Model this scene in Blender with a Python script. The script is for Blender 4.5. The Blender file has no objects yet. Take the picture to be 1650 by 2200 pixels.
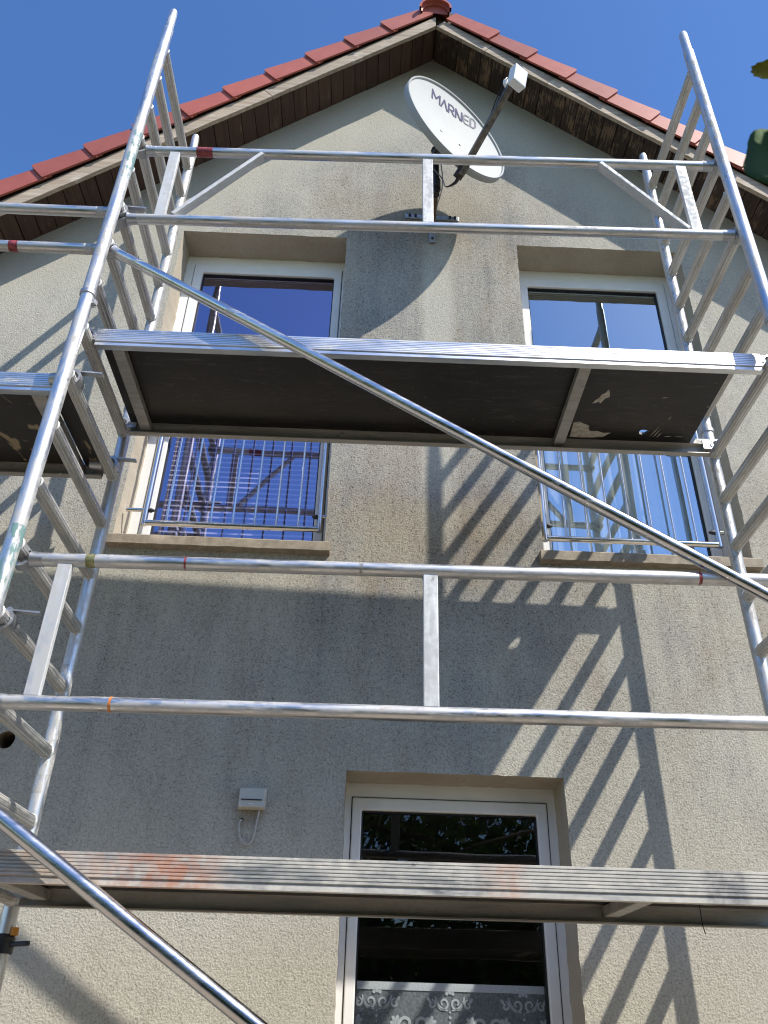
import bpy, bmesh, math, random
from mathutils import Vector, Matrix, Euler
from mathutils.geometry import tessellate_polygon
random.seed(7)
SC = bpy.context.scene
COL = SC.collection
R = math.radians

# ------------------------------------------------------------------ camera, sky, sun, exposure
cd = bpy.data.cameras.new('camera'); cam = bpy.data.objects.new('camera', cd); COL.objects.link(cam)
CAMPOS = Vector((0.0, -3.5016, 1.65))
RT = Vector((0.9991234, -0.0331027, 0.0256241)); UP = Vector((-0.0393091, -0.5314326, 0.8461880)); FW = Vector((0.0143936, 0.8464535, 0.5322680))
cam.matrix_world = Matrix(((RT.x, UP.x, -FW.x, CAMPOS.x), (RT.y, UP.y, -FW.y, CAMPOS.y), (RT.z, UP.z, -FW.z, CAMPOS.z), (0, 0, 0, 1)))
cd.sensor_fit = 'VERTICAL'; cd.sensor_height = 36.0; cd.lens = 28.8825
cd.clip_start = 0.05; cd.clip_end = 2000
cd.dof.use_dof = True; cd.dof.focus_distance = 4.3; cd.dof.aperture_fstop = 9.0
SC.camera = cam
SUN = Vector((0.4957, -0.4168, 0.7624))                      # towards the sun
w = bpy.data.worlds.new('World'); SC.world = w; w.use_nodes = True
nt = w.node_tree; bg = nt.nodes['Background']
sky = nt.nodes.new('ShaderNodeTexSky'); sky.sky_type = 'NISHITA'; sky.sun_disc = False
sky.sun_elevation = math.asin(SUN.z); sky.sun_rotation = math.atan2(SUN.x, SUN.y)
sky.air_density = 1.0; sky.dust_density = 0.5; sky.ozone_density = 3.0; sky.altitude = 200
hs = nt.nodes.new('ShaderNodeHueSaturation'); hs.inputs['Hue'].default_value = 0.507; hs.inputs['Saturation'].default_value = 1.20; hs.inputs['Value'].default_value = 1.62
nt.links.new(sky.outputs[0], hs.inputs['Color']); nt.links.new(hs.outputs[0], bg.inputs[0]); bg.inputs[1].default_value = 0.10
sd = bpy.data.lights.new('sun', 'SUN'); sd.energy = 4.6; sd.angle = R(0.53); sd.color = (1.0, 0.95, 0.86)
so = bpy.data.objects.new('sun', sd); COL.objects.link(so); so.location = (6, -6, 12)
so.rotation_euler = SUN.to_track_quat('Z', 'Y').to_euler()
SC.view_settings.view_transform = 'Standard'; SC.view_settings.look = 'None'
SC.view_settings.exposure = 0.55; SC.view_settings.gamma = 1.0
SC.render.engine = 'CYCLES'
SC.cycles.filter_width = 1.15
SC.cycles.max_bounces = 8; SC.cycles.transparent_max_bounces = 12; SC.cycles.glossy_bounces = 4

# ------------------------------------------------------------------ material helpers
def mat(name):
    m = bpy.data.materials.new(name); m.use_nodes = True
    t = m.node_tree; b = t.nodes['Principled BSDF']
    return m, t, b
class NT:
    def __init__(s, t): s.t = t
    def n(s, kind, **kw):
        o = s.t.nodes.new(kind)
        for k, v in kw.items():
            if k.startswith('i_'):
                key = k[2:]; key = int(key) if key.isdigit() else key.replace('_', ' ')
                o.inputs[key].default_value = v
            else: setattr(o, k, v)
        return o
    def l(s, a, b): s.t.links.new(a, b)
    def co(s, scale=(1, 1, 1), loc=(0, 0, 0), kind='Object'):
        c = s.n('ShaderNodeTexCoord'); m = s.n('ShaderNodeMapping')
        m.inputs['Scale'].default_value = scale; m.inputs['Location'].default_value = loc
        s.l(c.outputs[kind], m.inputs['Vector']); return m.outputs[0]
    def noise(s, vec, scale, detail=3, rough=0.5, dist=0.0):
        o = s.n('ShaderNodeTexNoise'); o.inputs['Scale'].default_value = scale; o.inputs['Detail'].default_value = detail
        o.inputs['Roughness'].default_value = rough; o.inputs['Distortion'].default_value = dist
        if vec is not None: s.l(vec, o.inputs['Vector'])
        return o.outputs['Fac']
    def ramp(s, fac, stops):
        o = s.n('ShaderNodeValToRGB'); e = o.color_ramp.elements
        while len(e) < len(stops): e.new(0.5)
        for i, (p, c) in enumerate(stops):
            e[i].position = p; e[i].color = (c, c, c, 1) if not isinstance(c, tuple) else (*c, 1)
        s.l(fac, o.inputs[0]); return o.outputs[0]
    def mix(s, fac, a, b, bt='MIX'):
        o = s.n('ShaderNodeMix'); o.data_type = 'RGBA'; o.blend_type = bt
        for sock, v in ((o.inputs[0], fac), (o.inputs[6], a), (o.inputs[7], b)):
            if hasattr(v, 'links'): s.l(v, sock)
            elif isinstance(v, tuple): sock.default_value = (*v, 1)
            else: sock.default_value = v
        return o.outputs[2]
    def math(s, op, a, b=0.0, clamp=False):
        o = s.n('ShaderNodeMath'); o.operation = op; o.use_clamp = clamp
        for sock, v in ((o.inputs[0], a), (o.inputs[1], b)):
            if hasattr(v, 'links'): s.l(v, sock)
            else: sock.default_value = v
        return o.outputs[0]
    def sep(s, vec):
        o = s.n('ShaderNodeSeparateXYZ'); s.l(vec, o.inputs[0]); return o.outputs
    def band(s, v, a, b, soft):                    # 1 inside [a,b] with soft edges
        x = s.n('ShaderNodeMapRange', interpolation_type='SMOOTHSTEP'); s.l(v, x.inputs[0])
        x.inputs[1].default_value = a - soft; x.inputs[2].default_value = a + soft
        y = s.n('ShaderNodeMapRange', interpolation_type='SMOOTHSTEP'); s.l(v, y.inputs[0])
        y.inputs[1].default_value = b - soft; y.inputs[2].default_value = b + soft; y.inputs[3].default_value = 1; y.inputs[4].default_value = 0
        return s.math('MULTIPLY', x.outputs[0], y.outputs[0])
    def bump(s, h, strength, dist, b, prev=None):
        o = s.n('ShaderNodeBump'); o.inputs['Strength'].default_value = strength; o.inputs['Distance'].default_value = dist
        s.l(h, o.inputs['Height'])
        if prev: s.l(prev, o.inputs['Normal'])
        s.l(o.outputs[0], b.inputs['Normal']); return o.outputs[0]
M = {}
def m_plain(key, col, rough=0.5, metal=0.0, var=0.12, scale=12, bump=0.0, stretch=(1, 1, 1)):
    m, t, b = mat(key); N = NT(t); v = N.co(stretch)
    f = N.noise(v, scale, 4, 0.6)
    c = N.mix(N.ramp(f, [(0.3, 0.0), (0.7, 1.0)]), tuple(x * (1 - var) for x in col), tuple(min(1, x * (1 + var)) for x in col))
    N.l(c, b.inputs['Base Color']); b.inputs['Roughness'].default_value = rough; b.inputs['Metallic'].default_value = metal
    if bump: N.bump(N.noise(v, scale * 6, 4), bump, 0.004, b)
    M[key] = m; return m

def m_stucco():
    m, t, b = mat('stucco'); N = NT(t)
    P = N.co(); x, y, z = N.sep(P)[:3]
    # large weathering
    big = N.noise(N.co((0.9, 1, 0.45)), 1.6, 5, 0.6)
    streak = N.noise(N.co((5.5, 1, 0.5), (3, 0, 1)), 1.5, 4, 0.6)
    fine = N.noise(P, 120, 3, 0.6)
    mid = N.noise(P, 44, 4, 0.65)
    pits = N.noise(N.co((1, 1, 1), (9, 2, 4)), 62, 2, 0.5)
    # rain-sheltered clean zone beneath the verge: distance below the soffit line
    ax = N.math('ABSOLUTE', N.math('SUBTRACT', x, 0.334)); sof = N.math('SUBTRACT', 7.977, N.math('MULTIPLY', ax, 0.89))
    dist = N.math('ADD', N.math('SUBTRACT', sof, z), N.math('MULTIPLY', N.math('SUBTRACT', big, 0.5), 0.9))
    mr = N.n('ShaderNodeMapRange', interpolation_type='SMOOTHSTEP'); N.l(dist, mr.inputs[0]); mr.inputs[1].default_value = 0.25; mr.inputs[2].default_value = 1.0
    weath = mr.outputs[0]
    # algae / dirt belt between and around the upper windows
    belt = N.math('MULTIPLY', N.band(x, -0.30, 0.95, 0.22), N.band(z, 3.2, 6.2, 0.5))
    gab = N.math('MULTIPLY', N.band(x, -1.1, 1.5, 0.5), N.band(z, 5.7, 7.0, 0.35))
    low = N.math('SUBTRACT', N.math('MULTIPLY', N.band(z, 2.5, 4.3, 0.7), 1.0), N.math('MULTIPLY', N.band(z, -1.0, 2.3, 0.5), 0.7))
    blot = N.noise(N.co((1.3, 1, 0.8), (7, 0, 2)), 3.2, 6, 0.68)
    runs = N.ramp(N.noise(N.co((9, 1, 0.35), (1, 0, 8)), 1.4, 4, 0.6), [(0.48, 0.0), (0.66, 1.0)])
    dirt = N.math('ADD', N.math('MULTIPLY', belt, 0.42), N.math('ADD', N.math('MULTIPLY', gab, 0.26), N.math('MULTIPLY', low, 0.20)))
    nz = N.math('ADD', N.math('MULTIPLY', big, 0.35), N.math('ADD', N.math('MULTIPLY', streak, 0.17), N.math('MULTIPLY', blot, 0.48)))
    dirt = N.math('ADD', dirt, N.math('MULTIPLY', N.math('SUBTRACT', nz, 0.47), 2.9))
    # run-off below the sills and lintel ends
    for sx0, sx1 in ((-1.30, -0.17), (0.80, 1.93)):
        ro = N.math('MULTIPLY', N.math('MULTIPLY', N.band(x, sx0, sx1, 0.03), N.band(z, 2.7, 3.56, 0.25)), runs)
        dirt = N.math('ADD', dirt, N.math('MULTIPLY', ro, 0.18))
    dirt = N.math('ADD', dirt, N.math('MULTIPLY', N.math('MULTIPLY', belt, runs), 0.18))
    # washed streak below the bracket
    wash = N.math('MULTIPLY', N.math('MULTIPLY', N.band(x, 0.25, 0.43, 0.05), N.band(z, 3.9, 5.95, 0.4)), 0.6)
    dirt = N.math('SUBTRACT', dirt, wash)
    dirt = N.math('MULTIPLY', dirt, weath, True)
    clean = N.mix(N.ramp(big, [(0.35, 0.0), (0.65, 1.0)]), (0.395, 0.37, 0.305), (0.46, 0.438, 0.37))
    brn = N.noise(N.co((1.2, 1, 0.7), (4, 4, 4)), 2.3, 4, 0.6)
    brown = N.mix(N.ramp(brn, [(0.42, 0.0), (0.58, 1.0)]), (0.212, 0.205, 0.192), (0.248, 0.212, 0.168))
    c = N.mix(dirt, clean, brown)
    # grain: darker in the hollows, more in weathered render
    g = N.ramp(N.math('ADD', N.math('MULTIPLY', fine, 0.7), N.math('MULTIPLY', mid, 0.3)), [(0.34, 0.36), (0.46, 0.88), (0.60, 1.22)])
    gm = N.math('MULTIPLY', N.math('ADD', 0.62, N.math('MULTIPLY', dirt, 0.6)), N.math('ADD', 0.25, N.math('MULTIPLY', weath, 0.75)), True)
    c = N.mix(gm, c, g, 'MULTIPLY')
    pt = N.ramp(pits, [(0.335, 1.0), (0.385, 0.0)])
    pm = N.math('MULTIPLY', pt, N.math('ADD', 0.12, N.math('MULTIPLY', dirt, 0.75)), True)
    c = N.mix(pm, c, (0.075, 0.07, 0.062))
    # stain below the sensor box and round the bracket
    st = N.math('MULTIPLY', N.math('MULTIPLY', N.band(x, -0.50, -0.40, 0.035), N.band(z, 2.33, 2.41, 0.03)), N.ramp(mid, [(0.3, 0.2), (0.7, 1.0)]))
    c = N.mix(N.math('MULTIPLY', st, 0.75), c, (0.16, 0.10, 0.055))
    N.l(c, b.inputs['Base Color']); b.inputs['Roughness'].default_value = 0.95
    b.inputs['Specular IOR Level'].default_value = 0.15
    h = N.math('ADD', N.math('MULTIPLY', fine, 0.75), N.math('MULTIPLY', mid, 0.55))
    N.bump(h, 0.8, 0.006, b)
    M['stucco'] = m
m_stucco()

def m_reveal():
    m, t, b = mat('reveal_plaster'); N = NT(t); P = N.co()
    big = N.noise(N.co((1, 1, 0.6)), 3.0, 5, 0.65); f = N.noise(P, 60, 4, 0.6)
    c = N.mix(N.ramp(big, [(0.35, 0.0), (0.7, 1.0)]), (0.37, 0.315, 0.24), (0.46, 0.415, 0.335))
    c = N.mix(0.35, c, N.ramp(f, [(0.3, 0.72), (0.6, 1.1)]), 'MULTIPLY')
    N.l(c, b.inputs['Base Color']); b.inputs['Roughness'].default_value = 0.9
    N.bump(f, 0.35, 0.006, b); M['reveal'] = m
m_reveal()

def m_alu(key, base=(0.72, 0.725, 0.74), rough=0.32, dirt=0.25, dirtcol=(0.45, 0.43, 0.40), metal=1.0, axis=2, spots=None, scuff=1.0):
    m, t, b = mat(key); N = NT(t)
    s = [9, 9, 9]; s[axis] = 1.6
    info = N.n('ShaderNodeObjectInfo')
    c0 = N.n('ShaderNodeTexCoord'); mp = N.n('ShaderNodeMapping'); mp.inputs['Scale'].default_value = s
    add = N.n('ShaderNodeVectorMath'); add.operation = 'ADD'
    N.l(c0.outputs['Object'], add.inputs[0]); cx = N.n('ShaderNodeCombineXYZ')
    r10 = N.math('MULTIPLY', info.outputs['Random'], 37.0)
    for i in range(3): N.l(r10, cx.inputs[i])
    N.l(cx.outputs[0], add.inputs[1]); N.l(add.outputs[0], mp.inputs[0])
    v = mp.outputs[0]
    a = N.noise(v, 2.2, 5, 0.65); d = N.noise(v, 2.6, 6, 0.72); e = N.noise(add.outputs[0], 42.0, 3, 0.6)
    col = N.mix(N.ramp(a, [(0.3, 0.0), (0.7, 1.0)]), tuple(x * 0.80 for x in base), base)
    dm = N.ramp(d, [(0.62 - dirt * 0.35, 0.0), (0.74 - dirt * 0.2, 1.0)])
    dm = N.math('MULTIPLY', dm, N.ramp(e, [(0.3, 0.35), (0.6, 1.0)]))
    dk = N.math('MULTIPLY', N.ramp(N.noise(add.outputs[0], 15, 5, 0.75), [(0.66, 0.0), (0.73, 1.0)]), 0.7 * scuff)
    col = N.mix(dm, col, dirtcol); col = N.mix(dk, col, (0.05, 0.045, 0.045))
    mtl = N.math('MULTIPLY', N.math('SUBTRACT', 1.0, N.math('MAXIMUM', dm, dk), True), metal)
    if spots:
        P = c0.outputs['Object']; X, Y, Z = N.sep(P)[:3]
        for (xa, xb, soft, colr, amt) in spots:
            k = N.math('MULTIPLY', N.band(X, xa, xb, soft), N.ramp(N.noise(add.outputs[0], 26, 5, 0.7), [(0.36, 0.1), (0.62, 1.0)]))
            k = N.math('MULTIPLY', k, amt); col = N.mix(k, col, colr)
            mtl = N.math('MULTIPLY', mtl, N.math('SUBTRACT', 1.0, k, True))
    N.l(col, b.inputs['Base Color']); N.l(mtl, b.inputs['Metallic'])
    rr = N.n('ShaderNodeMapRange'); N.l(a, rr.inputs[0]); rr.inputs[1].default_value = 0.3; rr.inputs[2].default_value = 0.7
    rr.inputs[3].default_value = rough - 0.08; rr.inputs[4].default_value = rough + 0.14
    N.l(N.math('ADD', rr.outputs[0], N.math('MULTIPLY', dm, 0.3)), b.inputs['Roughness'])
    N.bump(N.noise(v, 4, 3, 0.55), 0.06, 0.003, b)
    M[key] = m
m_alu('alu_post', base=(0.72, 0.725, 0.73), rough=0.36, dirt=0.55, axis=2)
m_alu('alu_rung', base=(0.66, 0.655, 0.64), rough=0.42, dirt=0.55, dirtcol=(0.40, 0.375, 0.335), axis=1)
m_alu('alu_rail', base=(0.69, 0.695, 0.70), rough=0.33, dirt=0.52, dirtcol=(0.42, 0.40, 0.38), axis=0)
m_alu('alu_brace', base=(0.68, 0.68, 0.69), rough=0.20, dirt=0.12, axis=0, scuff=0.3)
m_alu('alu_flat', base=(0.72, 0.725, 0.73), rough=0.55, dirt=0.95, dirtcol=(0.46, 0.46, 0.45), axis=2)
m_alu('alu_beam', base=(0.80, 0.80, 0.81), rough=0.36, dirt=0.22, dirtcol=(0.58, 0.57, 0.54), axis=0, scuff=0.5)
m_alu('alu_beam_dirty', base=(0.50, 0.49, 0.46), rough=0.5, dirt=0.72, dirtcol=(0.56, 0.53, 0.47), axis=0, scuff=1.5,
      spots=[(0.50, 0.78, 0.09, (0.50, 0.19, 0.09), 0.75), (0.10, 0.48, 0.05, (0.42, 0.25, 0.16), 0.5), (1.55, 1.66, 0.03, (0.50, 0.27, 0.18), 0.5), (2.18, 2.30, 0.02, (0.07, 0.07, 0.09), 0.6)])
m_alu('alu_dull', base=(0.50, 0.485, 0.46), rough=0.5, dirt=0.55, dirtcol=(0.30, 0.275, 0.235), axis=0)
m_alu('cast_grey', base=(0.50, 0.51, 0.53), rough=0.45, dirt=0.3, dirtcol=(0.3, 0.3, 0.3), axis=0)
m_plain('steel_dark', (0.03, 0.03, 0.035), 0.45, 0.3, 0.3, 30)
m_plain('inox', (0.70, 0.68, 0.64), 0.16, 1.0, 0.06, 20, stretch=(1, 1, 0.2))
m_plain('zinc', (0.42, 0.44, 0.45), 0.5, 0.8, 0.25, 40)
m_plain('pvc_white', (0.76, 0.76, 0.74), 0.28, 0.0, 0.05, 5)
m_plain('gasket', (0.012, 0.012, 0.013), 0.5, 0.0, 0.1, 5)
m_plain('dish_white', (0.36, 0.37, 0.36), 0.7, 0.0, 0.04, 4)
m_plain('lnb_white', (0.72, 0.73, 0.74), 0.35, 0.0, 0.04, 4)
m_plain('letter_violet', (0.04, 0.034, 0.10), 0.8, 0.0, 0.15, 30)
m_plain('letter_grey', (0.16, 0.16, 0.19), 0.8, 0.0, 0.1, 30)
m_plain('cable_black', (0.02, 0.02, 0.02), 0.4, 0.0, 0.3, 40)
m_plain('mast_dark', (0.045, 0.038, 0.034), 0.45, 0.5, 0.5, 30)
m_plain('mast_brown', (0.17, 0.125, 0.08), 0.6, 0.4, 0.5, 30)
m_plain('arm_grey', (0.13, 0.115, 0.10), 0.5, 0.6, 0.5, 30)
m_plain('cable_grey', (0.42, 0.40, 0.37), 0.6, 0.0, 0.2, 60)
m_plain('sensor_plastic', (0.52, 0.50, 0.44), 0.5, 0.0, 0.06, 9)
m_plain('sill_stone', (0.27, 0.225, 0.17), 0.75, 0.0, 0.25, 26, 0.4)
m_plain('room_wall', (0.22, 0.21, 0.20), 0.9, 0.0, 0.05, 2)
m_plain('red_mark', (0.24, 0.04, 0.045), 0.5, 0.0, 0.7, 50)
m_plain('yellow_mark', (0.25, 0.235, 0.11), 0.5, 0.3, 0.6, 50)
m_plain('orange_mark', (0.60, 0.20, 0.05), 0.5, 0.0, 0.3, 60)
m_plain('blind_slat', (0.55, 0.53, 0.62), 0.4, 0.0, 0.04, 6)
m_plain('bark', (0.10, 0.075, 0.05), 0.9, 0.0, 0.4, 12, 0.6, (1, 1, 0.3))
m_plain('peeled_ply', (0.42, 0.38, 0.32), 0.8, 0.0, 0.3, 60, 0.4)
m_plain('hole_lining', (0.20, 0.15, 0.09), 0.9, 0.0, 0.4, 60, 0.5)
m_plain('black_void', (0.004, 0.004, 0.004), 0.9, 0.0, 0.1, 5)
m_plain('orange_plastic', (0.55, 0.22, 0.02), 0.5, 0.0, 0.1, 20)

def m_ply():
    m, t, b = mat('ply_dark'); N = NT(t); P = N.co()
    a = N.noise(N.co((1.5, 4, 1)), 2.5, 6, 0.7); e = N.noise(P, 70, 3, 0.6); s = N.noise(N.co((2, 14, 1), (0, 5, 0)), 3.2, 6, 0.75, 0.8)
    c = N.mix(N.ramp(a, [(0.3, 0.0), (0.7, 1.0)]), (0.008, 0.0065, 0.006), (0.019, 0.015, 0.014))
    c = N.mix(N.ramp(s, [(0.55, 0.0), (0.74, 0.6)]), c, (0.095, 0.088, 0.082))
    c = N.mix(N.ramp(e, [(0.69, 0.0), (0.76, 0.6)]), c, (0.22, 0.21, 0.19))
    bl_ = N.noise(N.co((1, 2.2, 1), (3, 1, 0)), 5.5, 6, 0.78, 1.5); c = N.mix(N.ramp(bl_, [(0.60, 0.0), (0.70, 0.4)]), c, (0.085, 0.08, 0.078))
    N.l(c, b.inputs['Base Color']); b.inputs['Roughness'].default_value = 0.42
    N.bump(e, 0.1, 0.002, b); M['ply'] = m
m_ply()
def m_ply_splash():
    m, t, b = mat('ply_splashed'); N = NT(t); P = N.co()
    a = N.noise(N.co((1, 0.5, 1)), 6.5, 3, 0.55, 1.2); d = N.noise(P, 28, 3, 0.6)
    c = N.mix(N.ramp(a, [(0.575, 0.0), (0.60, 1.0)]), (0.022, 0.018, 0.016), (0.26, 0.20, 0.12))
    c = N.mix(N.ramp(d, [(0.70, 0.0), (0.74, 0.8)]), c, (0.28, 0.25, 0.21))
    N.l(c, b.inputs['Base Color']); b.inputs['Roughness'].default_value = 0.5; M['ply_splashed'] = m
m_ply_splash()
def m_wood(key, dark, light, flake, flakecol, stretch=(26, 1.6, 26)):
    m, t, b = mat(key); N = NT(t)
    info = N.n('ShaderNodeObjectInfo'); c0 = N.n('ShaderNodeTexCoord'); add = N.n('ShaderNodeVectorMath'); add.operation = 'ADD'
    cx = N.n('ShaderNodeCombineXYZ'); r = N.math('MULTIPLY', info.outputs['Random'], 50.0)
    for i in range(3): N.l(r, cx.inputs[i])
    N.l(c0.outputs['Object'], add.inputs[0]); N.l(cx.outputs[0], add.inputs[1])
    mp = N.n('ShaderNodeMapping'); mp.inputs['Scale'].default_value = stretch; N.l(add.outputs[0], mp.inputs[0])
    g = N.noise(mp.outputs[0], 2.0, 5, 0.65, 0.4)
    c = N.mix(N.ramp(g, [(0.3, 0.0), (0.72, 1.0)]), dark, light)
    k = N.noise(add.outputs[0], 55, 2, 0.5); kn = N.ramp(N.noise(add.outputs[0], 9, 2, 0.5), [(0.72, 0.0), (0.76, 0.8)])
    c = N.mix(kn, c, tuple(x * 0.35 for x in dark))
    if flake:
        f = N.math('ADD', N.math('MULTIPLY', N.noise(mp.outputs[0], 3.4, 4, 0.7), 0.55), N.math('MULTIPLY', N.noise(add.outputs[0], 7.5, 3, 0.6), 0.45))
        fl = N.ramp(f, [(0.60 - flake * 0.06, 0.0), (0.64 - flake * 0.06, 0.85)])
        c = N.mix(fl, c, flakecol)
    tint = N.mix(info.outputs['Random'], (0.78, 0.78, 0.78), (1.15, 1.12, 1.1))
    c = N.mix(1.0, c, tint, 'MULTIPLY')
    N.l(c, b.inputs['Base Color']); b.inputs['Roughness'].default_value = 0.8
    N.bump(g, 0.3, 0.004, b); M[key] = m
m_wood('soffit_left', (0.052, 0.027, 0.018), (0.095, 0.054, 0.036), 0.15, (0.15, 0.10, 0.065))
m_wood('soffit_right', (0.030, 0.020, 0.015), (0.056, 0.037, 0.027), 1.25, (0.19, 0.13, 0.08))
m_wood('barge_wood', (0.24, 0.185, 0.13), (0.46, 0.39, 0.31), 0.4, (0.55, 0.51, 0.45), (1.5, 26, 26))

def m_tile():
    m, t, b = mat('tile_red'); N = NT(t)
    info = N.n('ShaderNodeObjectInfo')
    a = N.noise(N.co(), 7, 5, 0.6)
    c = N.mix(N.ramp(a, [(0.3, 0.0), (0.7, 1.0)]), (0.29, 0.068, 0.046), (0.37, 0.098, 0.066))
    c = N.mix(1.0, c, N.mix(info.outputs['Random'], (0.80, 0.82, 0.86), (1.12, 1.08, 1.05)), 'MULTIPLY')
    li = N.ramp(N.noise(N.co(), 34, 5, 0.75), [(0.60, 0.0), (0.72, 0.5)]); c = N.mix(li, c, (0.13, 0.085, 0.075))
    N.l(c, b.inputs['Base Color']); b.inputs['Roughness'].default_value = 0.5
    N.bump(N.noise(N.co(), 120, 2), 0.08, 0.002, b); M['tile'] = m
m_tile()

def m_glass(key, refl, tint, coat=(0.94, 0.96, 1.0)):
    m, t, b = mat(key); N = NT(t); out = t.nodes['Material Output']
    tr = N.n('ShaderNodeBsdfTransparent'); tr.inputs[0].default_value = (*tint, 1)
    gl = N.n('ShaderNodeBsdfGlossy'); gl.inputs['Roughness'].default_value = 0.0; gl.inputs[0].default_value = (*coat, 1)
    fr = N.n('ShaderNodeLayerWeight'); fr.inputs[0].default_value = 0.5
    bp = N.n('ShaderNodeBump'); bp.inputs['Strength'].default_value = 0.06; bp.inputs['Distance'].default_value = 0.02
    N.l(N.noise(N.co((1, 1, 0.7)), 3.5, 1, 0.4), bp.inputs['Height']); N.l(bp.outputs[0], gl.inputs['Normal'])
    f = N.math('ADD', N.math('MULTIPLY', N.math('POWER', fr.outputs['Facing'], 4.0), 0.6), refl, True)
    mx = N.n('ShaderNodeMixShader'); N.l(f, mx.inputs[0]); N.l(tr.outputs[0], mx.inputs[1]); N.l(gl.outputs[0], mx.inputs[2])
    N.l(mx.outputs[0], out.inputs[0]); M[key] = m
def m_smear(key, col, lo, hi):
    m, t, b = mat(key); N = NT(t); out = t.nodes['Material Output']
    b.inputs['Base Color'].default_value = (*col, 1); b.inputs['Roughness'].default_value = 0.7
    tr = N.n('ShaderNodeBsdfTransparent'); mx = N.n('ShaderNodeMixShader')
    N.l(N.ramp(N.noise(N.co((30, 30, 9)), 1.6, 5, 0.7), [(lo, 0.0), (hi, 0.85)]), mx.inputs[0])
    N.l(tr.outputs[0], mx.inputs[1]); N.l(b.outputs[0], mx.inputs[2]); N.l(mx.outputs[0], out.inputs[0]); M[key] = m
m_smear('teal_smear', (0.16, 0.30, 0.29), 0.46, 0.60); m_smear('plaster_smear', (0.50, 0.48, 0.44), 0.50, 0.60)
m_glass('glass_violet', 0.42, (0.90, 0.89, 0.96), (0.70, 0.68, 0.98)); m_glass('glass_upper', 0.50, (0.95, 0.97, 0.98), (0.74, 0.90, 1.0)); m_glass('glass_lower', 0.055, (0.82, 0.84, 0.84))

def m_sheer(key, opac, col, fold=0):
    m, t, b = mat(key); N = NT(t); out = t.nodes['Material Output']
    df = N.n('ShaderNodeBsdfDiffuse'); df.inputs[0].default_value = (*col, 1)
    tl = N.n('ShaderNodeBsdfTranslucent'); tl.inputs[0].default_value = (*col, 1)
    a1 = N.n('ShaderNodeMixShader'); a1.inputs[0].default_value = 0.35; N.l(df.outputs[0], a1.inputs[1]); N.l(tl.outputs[0], a1.inputs[2])
    tr = N.n('ShaderNodeBsdfTransparent'); mx = N.n('ShaderNodeMixShader')
    nz = N.noise(N.co((1, 1, 1)), 140, 2, 0.5); N.l(N.ramp(nz, [(0.3, opac - 0.15), (0.7, min(1, opac + 0.15))]), mx.inputs[0])
    N.l(tr.outputs[0], mx.inputs[1]); N.l(a1.outputs[0], mx.inputs[2]); N.l(mx.outputs[0], out.inputs[0]); M[key] = m
m_sheer('sheer', 0.97, (0.82, 0.86, 0.82)); m_sheer('lace_net', 0.55, (0.60, 0.65, 0.68)); m_sheer('lace_thread', 0.97, (0.88, 0.90, 0.92))

def m_leaf(key, a, bcol, trans=0.35):
    m, t, b = mat(key); N = NT(t); out = t.nodes['Material Output']
    n_ = N.noise(N.co(), 3.0, 4, 0.6); c = N.mix(N.ramp(n_, [(0.3, 0.0), (0.7, 1.0)]), a, bcol)
    N.l(c, b.inputs['Base Color']); b.inputs['Roughness'].default_value = 0.6; b.inputs['Specular IOR Level'].default_value = 0.2
    tl = N.n('ShaderNodeBsdfTranslucent'); N.l(N.mix(1.0, c, (1.3, 1.5, 0.5), 'MULTIPLY'), tl.inputs[0])
    mx = N.n('ShaderNodeMixShader'); mx.inputs[0].default_value = trans
    N.l(b.outputs[0], mx.inputs[1]); N.l(tl.outputs[0], mx.inputs[2]); N.l(mx.outputs[0], out.inputs[0]); M[key] = m
m_leaf('leaf_crown', (0.025, 0.05, 0.012), (0.07, 0.11, 0.03)); m_leaf('leaf_near', (0.03, 0.075, 0.010), (0.06, 0.13, 0.018), 0.3); m_leaf('leaf_sunny', (0.10, 0.13, 0.015), (0.18, 0.17, 0.02), 0.4)  # leaf_sunny: brighter leaf copy, sunlight put into its colour

def m_ground():
    m, t, b = mat('paving'); N = NT(t); P = N.co()
    br = N.n('ShaderNodeTexBrick'); br.inputs['Scale'].default_value = 2.5; br.inputs['Mortar Size'].default_value = 0.012
    br.inputs['Color1'].default_value = (0.31, 0.25, 0.18, 1); br.inputs['Color2'].default_value = (0.36, 0.295, 0.215, 1); br.inputs['Mortar'].default_value = (0.12, 0.11, 0.09, 1)
    N.l(P, br.inputs['Vector']); g = N.noise(P, 0.12, 3, 0.5); gr = N.noise(P, 14, 4, 0.6)
    grass = N.mix(N.ramp(gr, [(0.3, 0.0), (0.7, 1.0)]), (0.03, 0.055, 0.012), (0.075, 0.105, 0.03))
    y = N.sep(P)[1]; c = N.mix(N.math('LESS_THAN', y, -5.2), br.outputs[0], grass)
    N.l(c, b.inputs['Base Color']); b.inputs['Roughness'].default_value = 0.9; N.bump(gr, 0.3, 0.01, b); M['ground'] = m
m_ground()

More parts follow.
